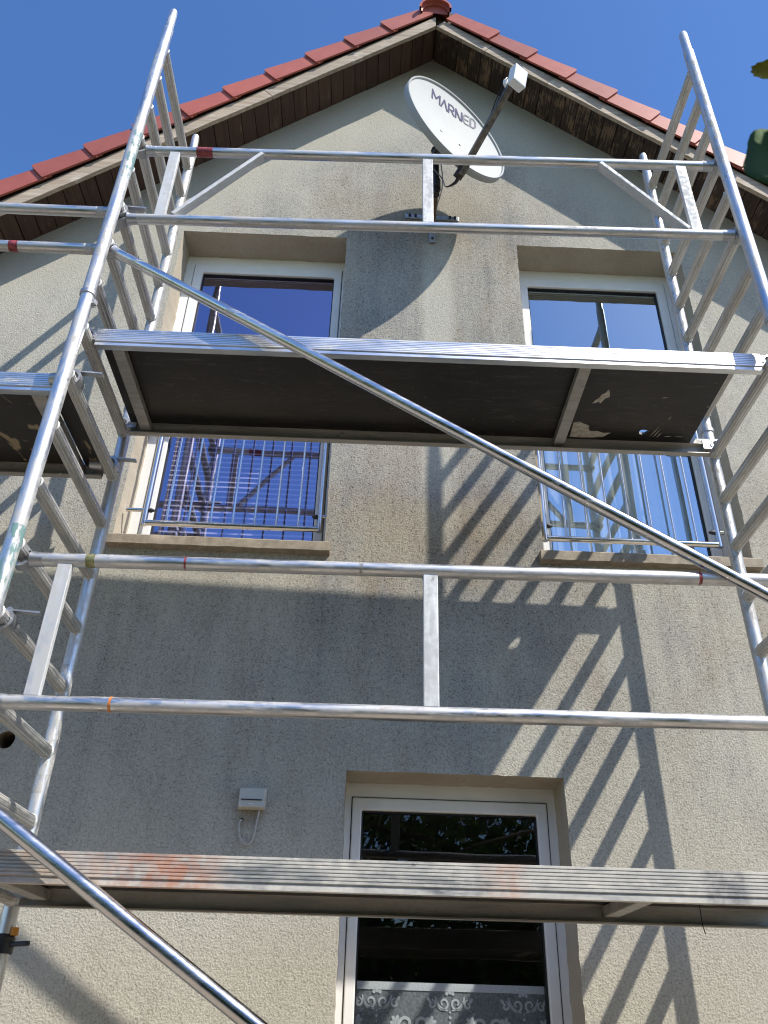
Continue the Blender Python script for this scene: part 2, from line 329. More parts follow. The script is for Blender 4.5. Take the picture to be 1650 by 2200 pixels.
# ------------------------------------------------------------------ mesh helpers
class MB:
    def __init__(s): s.v = []; s.f = []
    def add(s, vs, fs):
        o = len(s.v); s.v += [Vector(v) for v in vs]; s.f += [[i + o for i in f] for f in fs]; return s
    def box(s, c, d, m=None):
        c = Vector(c); vs = []
        for k in (-.5, .5):
            for j in (-.5, .5):
                for i in (-.5, .5):
                    p = Vector((i * d[0], j * d[1], k * d[2])); vs.append(c + (m @ p if m else p))
        return s.add(vs, [(0, 2, 3, 1), (4, 5, 7, 6), (0, 1, 5, 4), (2, 6, 7, 3), (0, 4, 6, 2), (1, 3, 7, 5)])
    def bar(s, p0, p1, wd, th, up=(0, 0, 1)):
        p0, p1 = Vector(p0), Vector(p1); x = (p1 - p0); L = x.length; x.normalize()
        z = Vector(up); y = z.cross(x).normalized(); z = x.cross(y)
        return s.box((p0 + p1) / 2, (L, wd, th), Matrix((x, y, z)).transposed())
    def prism(s, prof, p0, p1, up=(0, 0, 1), cap=True):
        p0, p1 = Vector(p0), Vector(p1); x = (p1 - p0).normalized(); z = Vector(up); y = z.cross(x).normalized(); z = x.cross(y); n = len(prof)
        vs = [p + y * a + z * b for p in (p0, p1) for a, b in prof]
        fs = [(i, (i + 1) % n, n + (i + 1) % n, n + i) for i in range(n)]
        if cap: fs += [tuple(range(n))[::-1], tuple(range(n, 2 * n))]
        return s.add(vs, fs)
    def tube(s, pts, r, n=14, cap=True):
        pts = [Vector(p) for p in pts]; rs = r if isinstance(r, (list, tuple)) else [r] * len(pts)
        vs = []; fs = []; t0 = (pts[1] - pts[0]).normalized()
        u = t0.orthogonal().normalized()
        for i, p in enumerate(pts):
            t = ((pts[min(i + 1, len(pts) - 1)] - pts[max(i - 1, 0)])).normalized()
            u = (u - t * u.dot(t)).normalized(); q = t.cross(u)
            for k in range(n):
                a = 2 * math.pi * k / n; vs.append(p + (u * math.cos(a) + q * math.sin(a)) * rs[i])
        for i in range(len(pts) - 1):
            for k in range(n): fs.append((i * n + k, i * n + (k + 1) % n, (i + 1) * n + (k + 1) % n, (i + 1) * n + k))
        if cap: fs += [tuple(range(n))[::-1], tuple(range((len(pts) - 1) * n, len(pts) * n))]
        return s.add(vs, fs)
    def poly(s, pts2, fn, th):                     # flat outline of points mapped by fn(a,b,depth)
        n = len(pts2); vs = [fn(a, b, 0) for a, b in pts2] + [fn(a, b, th) for a, b in pts2]
        return s.add(vs, [tuple(range(n)), tuple(range(n, 2 * n))[::-1]] + [(i, n + i, n + (i + 1) % n, (i + 1) % n) for i in range(n)])
    def mesh(s, name, smooth=35):
        me = bpy.data.meshes.new(name); me.from_pydata(s.v, [], s.f)
        bm = bmesh.new(); bm.from_mesh(me); bmesh.ops.recalc_face_normals(bm, faces=bm.faces); bm.to_mesh(me); bm.free()
        if smooth:
            me.polygons.foreach_set('use_smooth', [True] * len(me.polygons)); me.set_sharp_from_angle(angle=R(smooth))
        return me
    def obj(s, name, mt, parent=None, smooth=35, bevel=0): return link(name, s.mesh(name, smooth), mt, parent, bevel)
def link(name, me, mt, parent=None, bevel=0):
    o = bpy.data.objects.new(name, me); COL.objects.link(o)
    if mt and not me.materials: me.materials.append(M[mt])
    if parent: o.parent = parent
    if bevel:
        b = o.modifiers.new('bevel', 'BEVEL'); b.width = bevel; b.segments = 2; b.limit_method = 'ANGLE'
    return o
def tag(o, label, cat, group=None, kind=None):
    o['label'] = label; o['category'] = cat
    if group: o['group'] = group
    if kind: o['kind'] = kind
    return o
def thing(name, label, cat, loc=(0, 0, 0), group=None, mw=None):
    o = bpy.data.objects.new(name, None); COL.objects.link(o); o.empty_display_size = 0.2
    if mw is not None: o.matrix_world = mw
    else: o.location = loc
    return tag(o, label, cat, group)

# ------------------------------------------------------------------ ground
g = MB().add([(-150, -150, 0), (150, -150, 0), (150, 150, 0), (-150, 150, 0)], [(0, 1, 2, 3)]).obj('ground', 'ground', None, 0); g['kind'] = 'structure'

# ------------------------------------------------------------------ house
AX, AZ, SL = 0.331, 7.977, 0.888                # soffit apex and slope
TH = math.atan(SL); CT, STH = math.cos(TH), math.sin(TH)
HW = 4.3
house = thing('house', 'rough rendered gable end with red verge tiles, dark wooden soffit and three windows', 'house', (0, 0, 0))
def jit(p, q, step=0.035, amp=0.0025):
    p, q = Vector(p), Vector(q); n = max(1, int((q - p).length / step)); d = (q - p).normalized(); nn = Vector((-d.y, d.x)); out = []
    for i in range(n):
        a = 0 if i == 0 else random.uniform(-amp, amp); out.append(p + (q - p) * (i / n) + nn * a)
    return out
def rect(x0, x1, z0, z1):
    c = [(x0, z0), (x1, z0), (x1, z1), (x0, z1)]; out = []
    for i in range(4): out += jit(c[i], c[(i + 1) % 4])
    return out
OPEN = {'L': (-1.262, -0.228, 3.62, 5.898), 'R': (0.852, 1.892, 3.62, 5.898), 'B': (-0.066, 0.850, 0.95, 2.565)}
outer = [(AX - HW, 0), (AX + HW, 0), (AX + HW, AZ - SL * HW + .02), (AX, AZ + .02), (AX - HW, AZ - SL * HW + .02)]
HC, HR = (-1.508, 2.642), 0.037
holes = [rect(*OPEN[k]) for k in 'LRB'] + [[Vector((HC[0] + HR * math.cos(a) * (1 + .06 * math.sin(3 * a)), HC[1] + HR * math.sin(a))) for a in [2 * math.pi * i / 22 for i in range(22)]]]
loops = [[Vector((p[0], p[1], 0)) for p in outer]] + [[Vector((p[0], p[1], 0)) for p in h] for h in holes]
flat = [p for lp in loops for p in lp]
tri = tessellate_polygon(loops)
wb = MB(); wb.add([(p.x, 0, p.y) for p in flat], [tuple(t) for t in tri])
wall = wb.obj('wall', 'stucco', house, 0)
# sides and back of the house
sb = MB(); EZ = AZ - SL * HW
for sx in (-1, 1):
    sb.box((AX + sx * (HW - .15), 4.56, EZ / 2), (.3, 9.0, EZ))
sb.add([(AX - HW, 9.06, 0), (AX + HW, 9.06, 0), (AX + HW, 9.06, EZ), (AX, 9.06, AZ), (AX - HW, 9.06, EZ)], [(0, 1, 2, 3, 4)])
sb.obj('side_wall', 'stucco', house, 0)
# reveals (smooth plaster returns of the openings)
RD = 0.235
for k, hl in zip('LRB', holes):
    n = len(hl); rb = MB()
    rb.add([(p.x, 0, p.y) for p in hl] + [(p.x, RD + .06, p.y) for p in hl], [(i, (i + 1) % n, n + (i + 1) % n, n + i) for i in range(n)])
    rb.obj('reveal', 'reveal', house, 40)
hl = holes[3]; n = len(hl)
MB().add([(p.x, 0, p.y) for p in hl] + [(p.x, .16, p.y) for p in hl], [(i, (i + 1) % n, n + (i + 1) % n, n + i) for i in range(n)]).obj('vent_hole', 'hole_lining', house, 60)
MB().box((HC[0], .165, HC[1]), (.12, .008, .12)).obj('hole_end', 'black_void', house, 0)
# window sills
def sill(x0, x1, ztop, seed):
    random.seed(seed); prof = [(0.045, 0), (0.045, -0.004), (0.040, 0.004)]
    b = MB(); nseg = 24; y0, h = -.048, .052
    vs = []
    for i in range(nseg + 1):
        x = x0 + (x1 - x0) * i / nseg; e = lambda a=.0018: random.uniform(-a, a)
        vs += [(x, .26, ztop + .012), (x, y0 + .006 + e(), ztop), (x, y0 + e(), ztop - .007 + e()), (x, y0 + e(), ztop - h + e()), (x, y0 + .008, ztop - h - .002), (x, .02, ztop - h - .002), (x, .26, ztop - h)]
    fs = []; k = 7
    for i in range(nseg):
        for j in range(k): fs.append((i * k + j, i * k + (j + 1) % k, (i + 1) * k + (j + 1) % k, (i + 1) * k + j))
    fs += [tuple(range(k)), tuple(range(nseg * k, (nseg + 1) * k))[::-1]]
    b.add(vs, fs); return b.obj('window_sill', 'sill_stone', house, 30)
sill(-1.272, -0.198, 3.644, 3); sill(0.826, 1.912, 3.644, 4); sill(-0.09, 0.875, 0.955, 5)
# windows
def window(ox0, ox1, oz0, oz1, sx0, sx1, sz1, gx0, gx1, gz1, gz0, glass):
    yf = RD - .03
    def ring(x0, x1, z0, z1, X0, X1, Z0, Z1, ya, yb):
        b = MB()
        vs = [(x0, z0), (x1, z0), (x1, z1), (x0, z1), (X0, Z0), (X1, Z0), (X1, Z1), (X0, Z1)]
        V = [(a, y, c) for y in (ya, yb) for a, c in vs]; fs = []
        for i in range(4):
            j = (i + 1) % 4
            fs += [(i, j, 4 + j, 4 + i), (8 + i, 12 + i, 12 + j, 8 + j), (i, 8 + i, 8 + j, j), (4 + i, 4 + j, 12 + j, 12 + i)]
        return b.add(V, fs)
    e = .004
    fr = ring(ox0 - .03, ox1 + .03, oz0 - .02, oz1 + .03, sx0 - e, sx1 + e, gz0 - .075, sz1 + e, yf, yf + .075).obj('window', 'pvc_white', house, 0, .003)
    ring(sx0 - e - .001, sx1 + e + .001, gz0 - .076, sz1 + e + .001, sx0, sx1, gz0 - .07, sz1, yf + .004, yf + .06).obj('seal', 'gasket', fr, 0)
    sa = ring(sx0, sx1, gz0 - .07, sz1, gx0, gx1, gz0, gz1, yf - .008, yf + .065); so_ = sa.obj('sash', 'pvc_white', fr, 0, .006)
    ring(gx0 - .001, gx1 + .001, gz0 - .001, gz1 + .001, gx0 + .007, gx1 - .007, gz0 + .007, gz1 - .007, yf + .010, yf + .05).obj('glazing_seal', 'gasket', fr, 0)
    MB().add([(gx0, yf + .022, gz0), (gx1, yf + .022, gz0), (gx1, yf + .022, gz1), (gx0, yf + .022, gz1)], [(0, 1, 2, 3)]).obj('pane', glass, fr, 0)
    return fr
o = OPEN['L']; window(*o, -1.208, -0.256, 5.822, -1.150, -0.303, 5.750, 3.74, 'glass_violet')
o = OPEN['R']; window(*o, 0.898, 1.846, 5.822, 0.948, 1.790, 5.750, 3.74, 'glass_upper')
o = OPEN['B']; window(*o, -0.036, 0.812, 2.502, 0.006, 0.766, 2.450, 1.06, 'glass_lower')
# dark rooms behind the windows
for (x0, x1, z0, z1) in ((-2.6, 0.25, 3.55, 6.1), (0.45, 3.2, 3.55, 6.1), (-1.6, 2.4, 0.3, 2.75)):
    b = MB(); y0, y1 = RD + .07, 3.6
    b.add([(x0, y0, z0), (x1, y0, z0), (x1, y1, z0), (x0, y1, z0), (x0, y0, z1), (x1, y0, z1), (x1, y1, z1), (x0, y1, z1)], [(0, 1, 2, 3), (4, 5, 6, 7), (3, 2, 6, 7), (0, 3, 7, 4), (1, 2, 6, 5)])
    b.obj('room', 'room_wall', house, 0)

# ------------------------------------------------------------------ roof
rb = MB()
for sx in (-1, 1):
    d = Vector((sx * CT, 0, -STH)); nrm = Vector((sx * STH, 0, CT)); a0 = Vector((AX, 0, AZ)) + nrm * .026; L = HW / CT + .45
    for t0, t1, y0, y1 in ((.0, .16, -.284, 9.3),):
        p = [a0 + nrm * t0, a0 + d * L + nrm * t0, a0 + d * L + nrm * t1, Vector((AX, 0, AZ + (.026 + t1) / CT))]
        p[0] = Vector((AX, 0, AZ + .026 / CT))
        rb.add([q + Vector((0, y, 0)) for y in (y0, y1) for q in p], [(0, 1, 2, 3), (4, 7, 6, 5), (0, 4, 5, 1), (1, 5, 6, 2), (2, 6, 7, 3)])
roof = rb.obj('roof', 'soffit_left', house, 0)
# soffit boards
BW = 0.1095
bmL = MB().box((0, -.142, 0.012), (BW - .006, .286, .022)).mesh('soffit_board', 0); bmL.materials.append(M['soffit_left'])
bmR = bmL.copy(); bmR.materials.clear(); bmR.materials.append(M['soffit_right'])
for sx in (-1, 1):
    for i in range(52):
        s = (i + .5) * BW + .006
        ob = link('soffit_board', bmL if sx < 0 else bmR, None, roof)
        rx = random.uniform(-.003, .003)
        ob.location = (AX + sx * CT * s, random.uniform(-.001, .001), AZ - STH * s + .002 + rx)
        ob.rotation_euler = (0, sx * TH + random.uniform(-.012, .012), 0)
# barge boards: bottom edge passes 0.10 below the soffit line on y=-.31
BZ = 7.880
def barge(sx, s0, s1, dz=0.0, th=.0):
    d = Vector((sx * CT, 0, -STH)); nrm = Vector((sx * STH, 0, CT)); a = Vector((AX - .004, 0, BZ))
    b = MB(); n = max(2, int((s1 - s0) / .12)); vs = []
    for i in range(n + 1):
        s = s0 + (s1 - s0) * i / n; j = random.uniform(-.0022, .0022)
        if s0 == 0 and i == 0: base, top = a, a + Vector((0, 0, .090 / CT))
        else: base, top = a + d * s + nrm * j, a + d * s + nrm * .090
        for y in (-.312 + th, -.286): vs += [base + Vector((0, y, dz)), top + Vector((0, y, dz))]
    fs = []
    for i in range(n):
        o = 4 * i; fs += [(o, o + 1, o + 5, o + 4), (o + 2, o + 6, o + 7, o + 3), (o, o + 4, o + 6, o + 2), (o + 1, o + 3, o + 7, o + 5)]
    fs += [(0, 2, 3, 1), (4 * n, 4 * n + 1, 4 * n + 3, 4 * n + 2)]
    b.add(vs, fs); return b.obj('barge_board', 'barge_wood', roof, 0)
barge(-1, 0, 1.475); barge(-1, 1.479, 3.9, -.002); barge(-1, 3.904, 6.1)
barge(1, .006, 0.46); barge(1, .463, 1.02, -.003); barge(1, 1.024, 3.4, .001); barge(1, 3.404, 6.1)
# verge tiles
def verge_mesh(sx):
    b = MB(); L = .405
    pr_ = [(0, .0), (-.012, -.004), (-L, .004), (-L, .110), (-.10, .130), (-.022, .1375), (-.008, .1345), (-.001, .126)]
    def yy(s): return -.350 + .016 * (-s / L)
    n = len(pr_); vs = [(sx * -0 + s, yy(s), t) for s, t in pr_] + [(s, yy(s) + .013, t) for s, t in pr_]
    fs = [tuple(range(n)), tuple(range(n, 2 * n))[::-1]] + [(i, n + i, n + (i + 1) % n, (i + 1) % n) for i in range(n)]
    # top flange running back over the roof
    tp = [(-L, .110), (-.10, .130), (-.022, .1375), (-.004, .134)]
    for i in range(3):
        (s0, t0), (s1, t1) = tp[i], tp[i + 1]; o = len(vs)
        vs += [(s0, yy(s0) + .012, t0), (s1, yy(s1) + .012, t1), (s1, -.03, t1), (s0, -.03, t0), (s0, yy(s0) + .012, t0 - .014), (s1, yy(s1) + .012, t1 - .014), (s1, -.03, t1 - .014), (s0, -.03, t0 - .014)]
        fs += [tuple(o + k for k in f) for f in ((0, 1, 2, 3), (7, 6, 5, 4), (1, 5, 6, 2), (3, 2, 6, 7), (0, 3, 7, 4))]
    # rebate nib below the lower corner
    o = len(vs); vs2 = MB().box((-.016, -.338, -.006), (.012, .010, .016)); vs += [tuple(v) for v in vs2.v]; fs += [tuple(o + k for k in f) for f in vs2.f]
    # orient: local s is up-slope negative; world x = sx*s
    me = MB().add([(sx * v[0], v[1], v[2]) for v in vs], fs).mesh('verge_tile', 25); me.materials.append(M['tile']); return me
vm = {-1: verge_mesh(-1), 1: verge_mesh(1)}
for sx, s00 in ((-1, .345), (1, .418)):
    for k in range(17):
        s = s00 + .3435 * k; nrm = Vector((sx * STH, 0, CT)); d = Vector((sx * CT, 0, -STH))
        p = Vector((AX - .004, 0, BZ)) + d * s + nrm * (.094 + random.uniform(-.002, .002))
        ob = link('verge_tile', vm[sx], None, roof); ob.location = p
        ob.rotation_euler = (random.uniform(-.006, .006), sx * TH + random.uniform(-.006, .006), 0)
# field of roof tiles behind the verge (courses as real steps)
fb = MB()
for sx in (-1, 1):
    d = Vector((sx * CT, 0, -STH)); nrm = Vector((sx * STH, 0, CT)); a0 = Vector((AX - .004, 0, BZ)) + nrm * .20
    for k in range(18):
        s0, s1 = .3435 * k - .02, .3435 * (k + 1) + .03
        q = [a0 + d * s0 - nrm * .012, a0 + d * s1 + nrm * .016, a0 + d * s1 - nrm * .004, a0 + d * s0 - nrm * .03]
        fb.add([v + Vector((0, y, 0)) for y in (-.06, 9.3) for v in q], [(0, 1, 2, 3), (4, 7, 6, 5), (0, 4, 5, 1), (1, 5, 6, 2), (2, 6, 7, 3), (3, 7, 4, 0)])
fb.obj('roof_tiling', 'tile', roof, 0)
# ridge tiles
def ridge_mesh(first):
    b = MB(); n = 18; r0, r1 = .118, .104; L = .42
    vs = []; ring_ = []
    for y, r in ((0, r0), (.03, r0), (.034, r1 + .003), (L, r1 - .006)):
        for ri in (r, r - .014):
            for i in range(n + 1):
                a = math.pi * (-.03 + 1.06 * i / n); vs.append((r * 0 + ri * math.cos(a), y, ri * math.sin(a) * 1.02))
    m = n + 1; fs = []
    for j in range(3):
        for i in range(n):
            a, b_ = 2 * j * m + i, 2 * (j + 1) * m + i
            fs.append((a, a + 1, b_ + 1, b_)); fs.append((a + m, b_ + m, b_ + m + 1, a + m + 1))
    for i in range(n): fs.append((i, m + i, m + i + 1, i + 1))
    if first:
        o = len(vs); vs.append((0, .05, 0)); ri = r0 - .016
        for i in range(n + 1): a = math.pi * (-.05 + 1.1 * i / n); vs.append((ri * math.cos(a), .05, ri * math.sin(a)))
        fs += [(o, o + 1 + i, o + 2 + i) for i in range(n)]
    me = MB().add(vs, fs).mesh('ridge_tile', 30); me.materials.append(M['tile']); return me
r1m, r2m = ridge_mesh(True), ridge_mesh(False)
for k in range(24):
    ob = link('ridge_tile', r1m if k == 0 else r2m, None, roof); ob.location = (AX - .012, -.385 + .385 * k, 8.008)

# ------------------------------------------------------------------ window railings
def railing(x0, x1, label):
    t = thing('window_railing', label, 'railing', (0, 0, 0), 'bar railings of the upper windows'); y, z0, z1, r = .062, 3.772, 4.66, .0155
    c = .0
    for xa in (x0, x1): MB().tube([(xa, y, z0 - r), (xa, y, z1 + r)], r, 16).obj('side_post', 'inox', t)
    for z in (z0, z1): MB().tube([(x0 + r * .6, y, z), (x1 - r * .6, y, z)], r, 16).obj('cross_rail', 'inox', t)
    bm_ = MB().tube([(0, 0, z0 + .006), (0, 0, z1 - .006)], .0058, 10).mesh('bar'); bm_.materials.append(M['inox'])
    for i in range(1, 8):
        ob = link('bar', bm_, None, t); ob.location = (x0 + (x1 - x0) * i / 8, y, 0)
    for z in (3.845, 4.58):
        for xa, sg in ((x0, -1), (x1, 1)):
            ob = MB().tube([(xa + sg * .012, y, z), (xa + sg * .10, y, z)], .011, 12).obj('standoff', 'inox', t)
            MB().tube([(xa - sg * .012, y, z), (xa - sg * .024, y, z), (xa - sg * .042, y, z)], [.010, .013, .006], 10).obj('cap_nut', 'steel_dark', t)
    return t
railing(-1.146, -0.262, 'stainless steel bar railing across the upper window with the slatted blind')
railing(0.880, 1.770, 'stainless steel bar railing across the upper window with the pale curtain')

# ------------------------------------------------------------------ blind and curtains
bl = thing('window_blind', 'slatted blind hanging behind the glass of the upper window nearest the long left ladder', 'blind', (0, 0, 0))
sm_ = MB(); vs = []; n = 6
prof = [(-.022 + .044 * i / n, .004 * math.sin(math.pi * i / n)) for i in range(n + 1)]
vs = [(x, y, z) for x in (-.425, .425) for y, z in prof]
sm = MB().add(vs, [(i, i + 1, n + 2 + i, n + 1 + i) for i in range(n)]).mesh('slat', 60); sm.materials.append(M['blind_slat'])
for i in range(46):
    ob = link('slat', sm, None, bl); ob.location = (-.727, .36, 3.70 + .0335 * i); ob.rotation_euler = (R(46), 0, random.uniform(-.003, .003))
for x in (-1.0, -.46): MB().tube([(x, .335, 3.68), (x, .335, 5.25)], .0012, 5).obj('ladder_cord', 'cable_grey', bl)
MB().box((-.727, .36, 5.262), (.86, .045, .035)).obj('head_rail', 'blind_slat', bl, 0)
def pleated(x0, x1, y, z0, z1, amp, wl, n=220, ph=0.0):
    vs = []
    for k, z in enumerate((z0, (z0 + z1) / 2, z1)):
        for i in range(n + 1):
            x = x0 + (x1 - x0) * i / n; w_ = 1 + .35 * math.sin(x * 23 + ph)
            vs.append((x, y + amp * w_ * math.sin(2 * math.pi * x / wl + ph + .6 * math.sin(x * 9 + k * .3)), z))
    m = n + 1
    return MB().add(vs, [(k * m + i, k * m + i + 1, (k + 1) * m + i + 1, (k + 1) * m + i) for k in range(2) for i in range(n)])
cu = pleated(.92, 1.83, .335, 3.66, 4.92, .018, .085).obj('sheer_curtain', 'sheer', None, 60)
tag(cu, 'pale sheer pleated curtain hanging behind the glass of the right upper window', 'curtain')
lc = thing('lace_curtain', 'lace cafe curtain with scroll and flower pattern across the ground floor window', 'curtain', (0, 0, 0))
LY = .31
MB().add([(-.01, LY, .98), (.79, LY, .98), (.79, LY, 1.782), (-.01, LY, 1.782)], [(0, 1, 2, 3)]).obj('net', 'lace_net', lc, 0)
MB().box((.39, LY - .001, 1.797), (.80, .004, .028)).obj('header_band', 'lace_thread', lc, 0)
MB().tube([(-.02, LY + .012, 1.80), (.80, LY + .012, 1.80)], .006, 8).obj('curtain_rod', 'inox', lc)
def spiral(cx, cz, r, turns, a0, sgn, wd):
    pts = []; N_ = 22
    for i in range(N_ + 1):
        f = i / N_; a = a0 + sgn * turns * 2 * math.pi * f; rr = r * (1 - .82 * f); pts.append((cx + rr * math.cos(a), cz + rr * math.sin(a)))
    return pts
def ribbon(b, pts, wd):
    vs = []
    for i, p in enumerate(pts):
        q0, q1 = pts[max(0, i - 1)], pts[min(len(pts) - 1, i + 1)]; dx, dz = q1[0] - q0[0], q1[1] - q0[1]; L = math.hypot(dx, dz) or 1
        ww = wd * (.45 + .55 * math.sin(math.pi * min(1, max(0, i / (len(pts) - 1)))))
        vs += [(p[0] - dz / L * ww, LY - .003, p[1] + dx / L * ww), (p[0] + dz / L * ww, LY - .003, p[1] - dx / L * ww)]
    b.add(vs, [(2 * i, 2 * i + 1, 2 * i + 3, 2 * i + 2) for i in range(len(pts) - 1)])
def disc(b, cx, cz, r, n=8, sq=1.0, rot=0):
    vs = [(cx + r * math.cos(2 * math.pi * i / n) * math.cos(rot) - r * sq * math.sin(2 * math.pi * i / n) * math.sin(rot), LY - .0035, cz + r * math.cos(2 * math.pi * i / n) * math.sin(rot) + r * sq * math.sin(2 * math.pi * i / n) * math.cos(rot)) for i in range(n)]
    b.add(vs, [tuple(range(n))])
def flower(b, cx, cz, r):
    for k in range(6):
        a = k * math.pi / 3 + .2; disc(b, cx + r * .6 * math.cos(a), cz + r * .6 * math.sin(a), r * .42, 8, .7, a)
    disc(b, cx, cz, r * .25)
for ci, cx in enumerate((.095, .387, .682)):
    b = MB()
    for sg in (-1, 1):
        ribbon(b, spiral(cx + sg * .026, 1.742, .027, 1.25, math.pi / 2 - sg * 1.2, -sg, .004), .0042)
        ribbon(b, [(cx + sg * (.008 + .050 * math.sin(t)), 1.718 + .055 * (1 - math.cos(t)) * .9) for t in [i * .17 for i in range(10)]], .0045)
        ribbon(b, spiral(cx + sg * .072, 1.738, .016, 1.1, math.pi / 2, sg, .003), .0045)
        disc(b, cx + sg * .084, 1.752, .012, 8, .5, sg * .9)
    for k in range(5): disc(b, cx, 1.712 - .018 * k, .0055 if k % 2 else .0035)
    flower(b, cx, 1.612, .017); disc(b, cx, 1.782, .010, 8, .6, 1.57); disc(b, cx - .012, 1.776, .007); disc(b, cx + .012, 1.776, .007)
    b.obj('chalice_scroll', 'lace_thread', lc, 0)
for cx in (-.05, .241, .537, .83):
    b = MB()
    for sg in (-1, 1):
        if not (-.01 < cx + sg * .05 < .79): continue
        ribbon(b, spiral(cx + sg * .030, 1.668, .031, 1.3, -math.pi / 2, -sg * -1, .005), .0060)
        ribbon(b, [(cx + sg * (.002 + .045 * t), 1.668 - .03 - .03 * t * t) for t in [i / 8 for i in range(9)]], .006)
        flower(b, cx + sg * .068, 1.675, .024); flower(b, cx + sg * .082, 1.63, .020); flower(b, cx + sg * .105, 1.60, .024)
        for k in range(4): disc(b, cx + sg * (.10 + .012 * k), 1.625 + .01 * k, .009, 8, .5, sg * .8 + k)
    if b.v: b.obj('double_scroll', 'lace_thread', lc, 0)

# ------------------------------------------------------------------ sensor box on the wall
se = thing('wall_sensor', 'small beige plastic box on the wall with a thin cable loop below', 'sensor box', (0, 0, 0))
MB().add([(-.500, -.002, 2.390), (-.388, -.002, 2.390), (-.386, -.002, 2.474), (-.499, -.002, 2.474), (-.495, -.040, 2.394), (-.391, -.040, 2.395), (-.3925, -.036, 2.471), (-.4955, -.036, 2.470)],
         [(0, 1, 2, 3), (4, 7, 6, 5), (0, 4, 5, 1), (1, 5, 6, 2), (2, 6, 7, 3), (3, 7, 4, 0)]).obj('housing', 'sensor_plastic', se, 0, .004)
MB().box((-.444, -.0395, 2.424), (.084, .006, .0035)).obj('slot', 'gasket', se, 0)
MB().box((-.444, -.0405, 2.407), (.020, .003, .0028)).obj('printed_mark', 'pvc_white', se, 0)
cp = [(-.411, 2.392), (-.413, 2.372), (-.415, 2.352), (-.418, 2.33), (-.420, 2.307), (-.4225, 2.288), (-.427, 2.272), (-.435, 2.261), (-.447, 2.257), (-.459, 2.262), (-.470, 2.272), (-.478, 2.286), (-.484, 2.31), (-.487, 2.335), (-.483, 2.348), (-.476, 2.352)]
MB().tube([(x, -.012 if i < len(cp) - 1 else .004, z) for i, (x, z) in enumerate(cp)], .0034, 8).obj('cable', 'cable_grey', se)
MB().tube([(-.478, -.0008, 2.353), (-.478, .01, 2.353)], .007, 10).obj('cable_hole', 'black_void', se)

# ------------------------------------------------------------------ satellite dish
DC = Vector((.432, -.472, 6.39)); az, el = .616, .107
Dn = Vector((math.sin(az) * math.cos(el), -math.cos(az) * math.cos(el), math.sin(el))); Dh = Vector((0, 0, 1)).cross(Dn).normalized(); Dv = Dn.cross(Dh)
DM = Matrix(((Dh.x, Dv.x, Dn.x, DC.x), (Dh.y, Dv.y, Dn.y, DC.y), (Dh.z, Dv.z, Dn.z, DC.z), (0, 0, 0, 1)))
di = thing('satellite_dish', 'white satellite dish on a dark wall mast below the gable peak', 'satellite dish', mw=DM)
A_, B_ = .393, .436
def dz(x, y, off=0): return -.062 + .062 * ((x / A_) ** 2 + (y / B_) ** 2) + off
vs, fs = [], []; NR, NA = 14, 72
for off in (0, -.004):
    for i in range(NR + 1):
        for k in range(NA):
            a = 2 * math.pi * k / NA; r = i / NR * .965; x, y = A_ * r * math.cos(a), B_ * r * math.sin(a); vs.append((x, y, dz(x, y, off)))
m = (NR + 1) * NA
for o_, fl in ((0, 0), (m, 1)):
    for i in range(NR):
        for k in range(NA):
            q = (o_ + i * NA + k, o_ + i * NA + (k + 1) % NA, o_ + (i + 1) * NA + (k + 1) % NA, o_ + (i + 1) * NA + k); fs.append(q[::-1] if fl else q)
MB().add(vs, fs).obj('reflector', 'dish_white', di, 60)
vs, fs = [], []                                   # rolled rim
pf = [(.962, -.006), (.972, .006), (.990, .010), (1.0, .004), (1.0, -.030), (.994, -.034), (.992, 0.0), (.962, -.010)]
for k in range(NA):
    a = 2 * math.pi * k / NA
    for r, z in pf: vs.append((A_ * r * math.cos(a), B_ * r * math.sin(a), z))
n = len(pf)
for k in range(NA):
    for j in range(n): fs.append((k * n + j, k * n + (j + 1) % n, ((k + 1) % NA) * n + (j + 1) % n, ((k + 1) % NA) * n + j))
MB().add(vs, fs).obj('rim', 'dish_white', di, 40)
for x in (-.085, .068): MB().tube([(x, -.045, dz(x, -.045)), (x, -.045, dz(x, -.045) + .006)], [.009, .006], 10).obj('bolt', 'zinc', di)
# lettering, stencil strokes on a 1 x 1 cell
LET = {'M': [[(0, 0), (0, 1)], [(.1, .95), (.42, .35)], [(.55, .35), (.9, .95)], [(1, 1), (1, .0)]][:0] + [[(0, 0), (0, .55)], [(0, .62), (0, 1), (.5, .35), (1, 1), (1, 0)]],
       'A': [[(0, 0), (.5, 1), (1, 0)]], 'R': [[(0, 0), (0, 1)], [(.22, 1), (.7, 1), (.9, .85), (.9, .62), (.7, .45), (.25, .45)], [(.55, .38), (.95, 0)]],
       'N': [[(0, 0), (0, 1), (.78, .02)], [(1, 0), (1, 1)]], 'E': [[(.95, 1), (.35, 1), (.08, .8), (0, .5), (.08, .2), (.35, 0), (.95, 0)], [(.28, .5), (.85, .5)]],
       'D': [[(0, 0), (0, 1)], [(.2, 1), (.55, 1), (.88, .75), (.9, .5), (.88, .25), (.55, 0), (.2, 0)]]}
x = -.150
